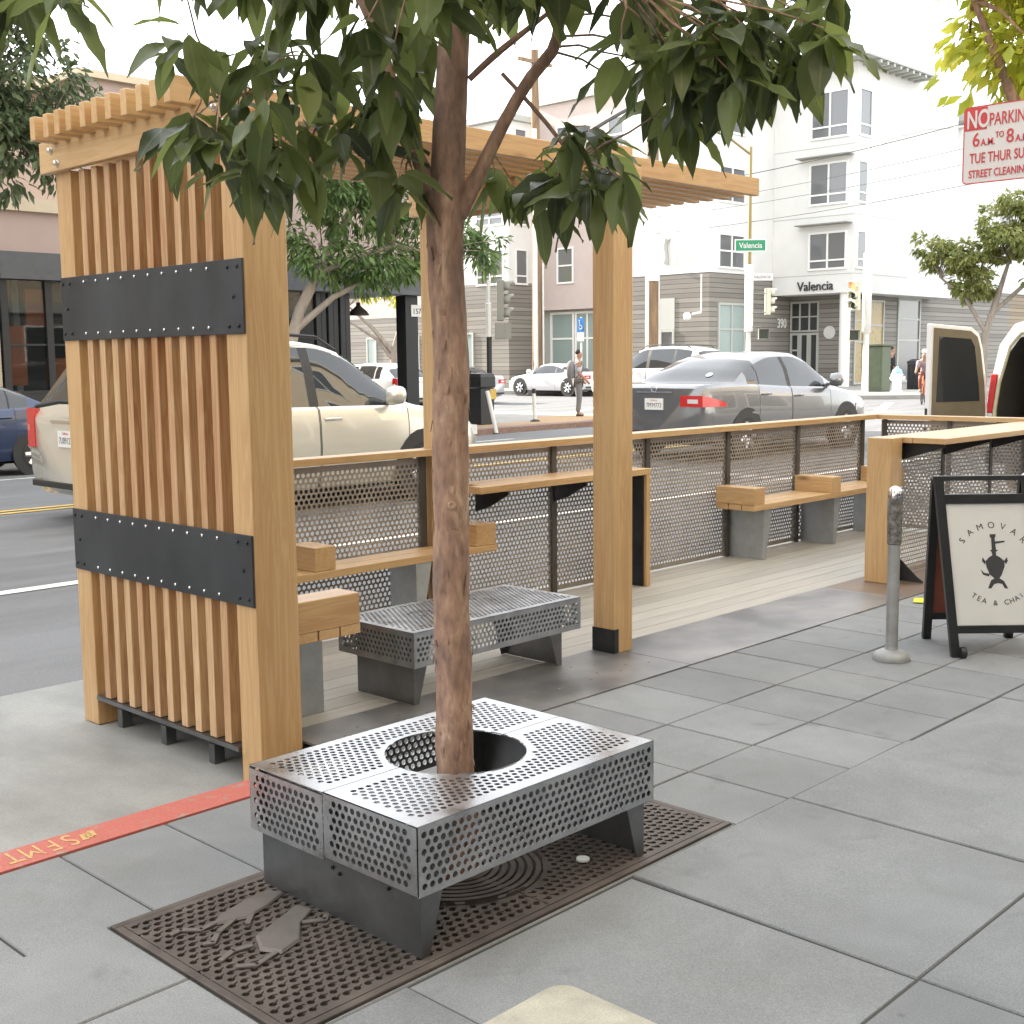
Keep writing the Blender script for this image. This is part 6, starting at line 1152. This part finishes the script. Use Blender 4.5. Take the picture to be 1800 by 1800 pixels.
mb = MB(); mb.obox(c_-Vector((.72, .69, 0))*.018, e_*.585, Vector((.72, .69, 0))*.004, Vector((0, 0, .205))); part('sign_face', mb, 'green', ss); text('lettering', 'Valencia', .30, 'signw', ss, c_-Vector((.72, .69, 0))*.026-Vector((0, 0, .10)), e_, (0, 0, 1), .003, 'CENTER', .92, .004)
c_ = Vector((px2+.25, py2-.45, 4.75)); mb = MB(); mb.obox(c_, e_*.42, Vector((.72, .69, 0))*.012, Vector((0, 0, .14))); s2_ = part('name_plate', mb, 'signw', sg3); text('lettering', 'VALENCIA', .15, 'ink', s2_, c_-Vector((.72, .69, 0))*.014-Vector((0, 0, .055)), e_, (0, 0, 1), .002, 'CENTER', .95)

def utility_pole(label, x, y, top, r_, cond):
    z = gz(x)+.1; t = thing('utility_pole', label, 'pole', (x, y, z), group='wooden utility poles')
    part('pole', MB().tube([(x, y, z), (x+.02, y, top*.5), (x, y+.03, top)], [r_*1.1, r_, r_*.8], 14), 'utility', t, smooth=50)
    for dx, dy, rr, za in cond: part('conduit', MB().tube([(x+dx, y+dy, z), (x+dx, y+dy, za)], rr, 8), 'polew', t, smooth=50)
    part('cross_arm', MB().box(x-1.1, x+1.1, y-.06, y+.06, top-.6, top-.45), 'utility', t)
    return t
utility_pole('wooden utility pole with white conduits in front of the pinkish building', 42.6, 39.35, 15.5, .22, ((-.2, -.12, .10, 12), (.14, -.26, .05, 6)))
utility_pole('wooden utility pole with white wrap beside the grey siding wall', 43.3, 33.2, 16, .26, ((-.26, .05, .09, 9), (.2, -.2, .05, 13)))
part('wrap', MB().lathe([(.31, 4.9), (.31, 9.0)], (43.3, 33.2, 0), 16), 'polew', [o for o in COL.objects if o.name.startswith('utility_pole') and 'wrap' in o['label']][0], smooth=50)
# overhead wires between poles across the junction
def wire(a, b_, sag, r_=.012, lab='thin overhead cable crossing in front of the white building'):
    a, b_ = Vector(a), Vector(b_); solo('overhead_wire', MB().tube([a.lerp(b_, k/12)-Vector((0, 0, sag*4*(k/12)*(1-k/12))) for k in range(13)], r_, 5), 'cable', lab, 'wire', 'overhead wires')
wire((43.3, 33.2, 8.7), (40, 8, 10.6), .5, .016, 'upper black overhead cable crossing in front of the white building')
wire((43.3, 33.2, 8.0), (40, 8, 9.6), .45, .009, 'second overhead cable below the thick upper one'); wire((43.3, 33.2, 7.6), (40, 8, 8.9), .4, .009, 'middle overhead cable across the white building'); wire((43.3, 33.2, 6.9), (40, 8, 8.2), .4, .011, 'lowest overhead cable across the white building')
wire((42.6, 39.35, 10.2), (41.5, 27.8, 12.8), -.5, .085, 'thick grey overhead conduit rising behind the tree branch')

t = thing('litter_bin', 'black litter bin with yellow label at the corner beside the signal pole', 'bin', (20.6, 20.85, gz(20.6)+.15)); bz = gz(20.6)+.15
part('body', MB().lathe([(.29, 0), (.30, .02), (.31, .85), (.30, .86)], (20.6, 20.85, bz), 4), 'blackp', t); part('lid', MB().lathe([(.33, .87), (.34, .9), (.34, 1.12), (.30, 1.2), (.05, 1.22)], (20.6, 20.85, bz), 4), 'blackp', t)
mb = MB(); mb.obox((20.72, 20.56, bz+.72), (.05, -.05, 0), (.003, .003, 0), (0, 0, .12)); part('label_sticker', mb, 'ylabel', t)
t = thing('litter_bin', 'black slatted litter bin behind the white hydrant', 'bin', (47.9, 23.2, gz(48)+.15)); bz = gz(48)+.15
part('body', MB().lathe([(.36, 0), (.38, .03), (.38, 1.0), (.36, 1.02)], (47.9, 23.2, bz), 20), 'blackp', t, smooth=40); part('lid', MB().lathe([(.40, 1.03), (.40, 1.12), (.22, 1.22), (.2, 1.2)], (47.9, 23.2, bz), 20), 'dark', t, smooth=40)
hx_, hy_ = 43.9, 22.05; hz_ = gz(44)+.15
t = thing('fire_hydrant', 'white fire hydrant with pale blue cap at the far kerb', 'hydrant', (hx_, hy_, hz_))
part('barrel', MB().lathe([(.22, 0), (.22, .06), (.17, .08), (.17, .62), (.23, .64), (.23, .70), (.17, .72)], (hx_, hy_, hz_), 18), 'hyd', t, smooth=40); part('cap', MB().lathe([(.20, .721), (.20, .76), (.16, .86), (.06, .93), (.05, .98), (0, .98)], (hx_, hy_, hz_), 18), 'hydb', t, smooth=50)
for a in (0, 2.1, 4.2): part('outlet', MB().lathe([(.08, .12), (.08, .25), (.095, .25), (.095, .29), (0, .29)], (hx_, hy_, hz_+.53), 12, (math.cos(a-.9), math.sin(a-.9), 0)), 'hyd', t, smooth=40)
cx_, cy_, cz_ = 44.9, 23.4, gz(45)+.15
t = thing('signal_cabinet', 'green street cabinet standing behind the white signal pole', 'cabinet', (cx_, cy_, cz_)); mb = MB(); mb.box(cx_-.35, cx_+.35, cy_-.4, cy_+.4, cz_, cz_+1.75); part('body', mb, 'cab', t, bevel=.03)
mb = MB(); mb.box(cx_-.42, cx_+.42, cy_-.47, cy_+.47, cz_+1.751, cz_+1.83); part('roof', mb, 'cab', t, bevel=.02); mb = MB(); mb.box(cx_-.362, cx_-.351, cy_-.33, cy_+.33, cz_+.15, cz_+1.65); part('door', mb, 'cab', t)
for k, (x, y, ln_, lab) in enumerate(((19.5, 19.25, (-.14, .15), 'white flexible kerb post leaning over by the litter bin'), (22.15, 20.55, (-.02, .03), 'upright white flexible kerb post with black top'))):
    z = gz(x)+.01 if k == 0 else gz(x)+.15; t = thing('flexible_post', lab, 'post', (x, y, z), group='flexible kerb posts'); ax = Vector((ln_[0], ln_[1], 1)).normalized(); hh = 1.0 if k == 0 else .80
    part('tube', MB().lathe([(.045, .05), (.045, hh*.86)], (x, y, z), 12, ax), 'polew', t, smooth=50); part('base', MB().lathe([(.13, 0), (.12, .03), (.05, .06)], (x, y, z), 12), 'trim', t, smooth=40)
    part('tip', MB().lathe([(.046, hh*.861), (.046, hh), (.03, hh+.01)], (x, y, z), 12, ax), 'trim' if k else 'polew', t, smooth=50)
t = thing('parking_meter', 'grey parking meter with rounded white head before the storefront', 'parking meter', (10.95, 21.0, 0)); x, y, z = 10.9, 21.0, .0
part('post', MB().lathe([(.04, 0), (.035, 1.05)], (x, y, z), 10), 'grey', t, smooth=50); part('head', MB().lathe([(.05, 1.06), (.09, 1.1), (.11, 1.2), (.13, 1.28), (.125, 1.36), (.08, 1.44), (0, 1.46)], (x, y, z), 14), 'silverp', t, smooth=50)
t = thing('accessible_parking_sign', 'blue accessible parking sign on a thin white post by the white coupe', 'sign', (43.2, 37.3, gz(43)+.15)); x, y, z = 43.2, 37.15, gz(43)+.15
part('post', MB().lathe([(.045, 0), (.045, 3.3)], (x, y, z), 8), 'polew', t, smooth=50)
mb = MB(); mb.box(x-.065, x-.05, y-.2, y+.2, z+2.62, z+3.25); sp_ = part('sign_plate', mb, 'blue', t); mb = MB(); mb.box(x-.064, x-.05, y-.2, y+.2, z+2.2, z+2.60); part('sign_plate', mb, 'signw', t, label='white lower plate')
mb = MB(); mb.torus((x-.07, y-.01, z+2.83), .085, .018, (1, 0, 0), 20, 5); mb.tube([(x-.07, y+.05, z+3.07), (x-.07, y+.03, z+2.92), (x-.07, y-.06, z+2.92), (x-.07, y-.11, z+2.80)], .02, 5); mb.lathe([(.035, 0), (.035, .01)], (x-.066, y+.055, z+3.13), 10, (-1, 0, 0)); part('symbol', mb, 'signw', sp_)

# ================================================================== BACKGROUND TREES
def bg_tree(label, base, trunk, blobs, n, lmat, ll=.16, wr=.22, bark='bark2', seed=1, tips=True):
    rg = np.random.default_rng(seed); t = thing('street_tree', label, 'tree', base, group='background street trees'); mb = MB()
    for P_, r_ in trunk: mb.tube(P_, r_, 10)
    ends = np.array([p for P_, r_ in trunk for p in P_[1:]])
    B, D = [], []
    vols = np.array([b[3]*b[4]*b[5] for b in blobs])**.75; cnt = (n*vols/vols.sum()).astype(int)
    for (cx, cy, cz, rx, ry, rz_), c in zip(blobs, cnt):
        # sub-clumps inside each blob leave gaps and give an uneven outline
        m_ = max(6, int(c/42)); u = nrm(rg.normal(size=(m_, 3)))*(rg.random((m_, 1))**.45); cc = u*np.array([rx, ry, rz_])+np.array([cx, cy, cz]); rr = .16+.22*rg.random(m_)
        k = rg.integers(0, m_, c); o = nrm(rg.normal(size=(c, 3)))*(rg.random((c, 1))**.5)*rr[k][:, None]*np.array([1.1, 1.1, .8]); B.append(cc[k]+o); d = nrm(o+nrm(cc[k]-np.array([cx, cy, cz]))*.15)+np.array([0, 0, -.55]); D.append(d+rg.normal(size=(c, 3))*.35)
        for q in cc[::2]:
            e = ends[np.linalg.norm(ends-q, axis=1).argmin()]; mb.tube([tuple(e), tuple((e+q)/2+np.array([0, 0, .05])), tuple(q)], [.025, .016, .008], 4, False)
    part('trunk', mb, bark, t, smooth=50)
    B, D = np.concatenate(B), np.concatenate(D); k = len(B); Ls = ll*(.7+.6*rg.random(k)); V_, F_ = leaf_mesh(B, D, np.array([0, 0, 1.])+rg.normal(size=(k, 3))*.5, Ls, Ls*wr, rg.random(k)*.3, .3, 2)
    part('crown', (V_, F_), lmat, t, smooth=80); return t
bg_tree('dense grey-green tree at the far left in front of the pink storefront', (7.9, 20.9, 0), [([(7.9, 20.9, -.1), (8.0, 21.0, 2.4), (8.3, 20.9, 4.0), (9.0, 21.0, 5.6)], [.16, .13, .11, .05]), ([(8.2, 20.9, 3.6), (9.0, 20.5, 4.6), (9.7, 20.4, 5.0)], [.08, .06, .03]), ([(8.1, 21.0, 3.2), (7.3, 21.3, 4.6), (6.8, 21.2, 6.0)], [.08, .06, .03])],
        [(9.6, 20.6, 6.2, 1.25, 1.2, 1.0), (10.3, 20.6, 5.5, 1.0, 1.0, .8), (9.4, 20.5, 5.0, .9, 1.0, .7), (8.6, 20.7, 6.8, 1.3, 1.3, 1.1), (7.2, 21.2, 6.2, 1.4, 1.3, 1.2)], 9000, 'leafd', .17, .24, seed=3)
bg_tree('leaning pale-trunked tree with drooping green crown behind the gold SUV', (14.75, 20.95, 0), [([(14.75, 20.95, -.1), (15.0, 20.95, 1.3), (15.45, 20.9, 2.6), (16.0, 20.8, 3.6), (16.8, 20.7, 4.8)], [.15, .13, .115, .10, .05]), ([(15.3, 20.9, 2.2), (16.1, 20.6, 2.9), (17.2, 20.4, 3.4)], [.08, .065, .03]), ([(15.9, 20.8, 3.4), (17.5, 20.4, 4.0), (18.6, 20.2, 3.9)], [.06, .05, .025])],
        [(16.0, 20.7, 3.85, .9, .9, .6), (17.0, 20.5, 3.65, .9, .9, .55), (18.0, 20.4, 3.7, .8, .8, .5), (16.6, 20.6, 4.8, 1.2, 1.1, .7), (18.0, 20.5, 4.9, 1.2, 1.1, .7), (19.4, 20.7, 4.4, .8, .7, .6), (20.5, 20.8, 4.1, .65, .6, .6), (17.4, 20.7, 6.0, 1.4, 1.2, .9), (15.4, 20.6, 5.6, 1.0, 1.0, .8)], 10500, 'leafs', .19, .17, seed=7)
bg_tree('small tree with pale forking trunk and sunlit yellow leaves seen through the storefront corner', (40.2, 46.8, gz(40)), [([(40.2, 46.8, 0), (40.2, 46.8, 2.0), (40.5, 46.6, 3.3), (40.9, 46.0, 5.0)], [.19, .16, .11, .05]), ([(40.2, 46.8, 2.0), (39.6, 47.6, 3.2), (38.9, 48.6, 4.3)], [.14, .10, .05]), ([(40.2, 46.8, 1.6), (39.8, 47.4, 2.6), (39.0, 48.8, 3.6)], [.12, .09, .05])],
        [(40.6, 46.4, 5.0, 1.0, 1.1, .8), (39.4, 48.2, 5.0, 1.0, 1.1, .7), (40.2, 47.2, 6.0, 1.4, 1.5, 1.0)], 2600, 'leafy', .22, .24, seed=9)
bg_tree('round-crowned plane tree on the far sidewalk right of the white building', (52, 22.2, gz(52)), [([(52, 22.2, .1), (52, 22.2, 2.4), (52.3, 21.9, 3.8), (52.6, 21.5, 5.6)], [.17, .15, .13, .06]), ([(52, 22.2, 2.6), (51.8, 23.0, 4.0), (51.5, 24.0, 4.9)], [.10, .08, .04]), ([(52.1, 22.1, 3.2), (53, 20.9, 4.6), (53.4, 20, 5.6)], [.10, .08, .04])],
        [(52.2, 21.6, 6.6, 1.7, 1.7, 1.3), (51.8, 23.3, 5.7, 1.4, 1.3, 1.0), (52.8, 20.0, 6.2, 1.6, 1.5, 1.2), (52.2, 22.6, 4.6, 1.2, 1.1, .7), (51.6, 24.5, 6.3, .9, .9, .5), (53.0, 19.4, 4.8, 1.3, 1.3, 1.0), (52.6, 20.8, 7.6, 1.4, 1.4, .8)], 9000, 'leafr', .24, .3, seed=12)
bg_tree('sunlit yellow-green tree overhanging the parking sign at the right edge', (8.9, 3.15, 0), [([(8.9, 3.15, -.1), (8.93, 3.2, 1.6), (8.9, 3.25, 2.6), (8.85, 3.4, 3.4), (8.7, 3.6, 4.3)], [.085, .075, .07, .06, .03]), ([(8.9, 3.25, 2.6), (8.6, 3.5, 3.2), (8.3, 3.7, 3.9)], [.05, .04, .02]), ([(8.9, 3.25, 2.8), (9.4, 3.0, 3.6), (9.7, 2.8, 4.4)], [.05, .04, .02])],
        [(8.75, 3.55, 3.55, .42, .34, .42), (8.75, 3.62, 4.0, .45, .36, .45), (8.55, 3.55, 4.3, .5, .45, .4), (9.1, 3.5, 4.2, .6, .5, .6), (8.4, 2.9, 4.4, .6, .6, .6), (8.9, 3.2, 4.9, .9, .9, .6)], 5200, 'leafy', .13, .27, 'bark', seed=15)
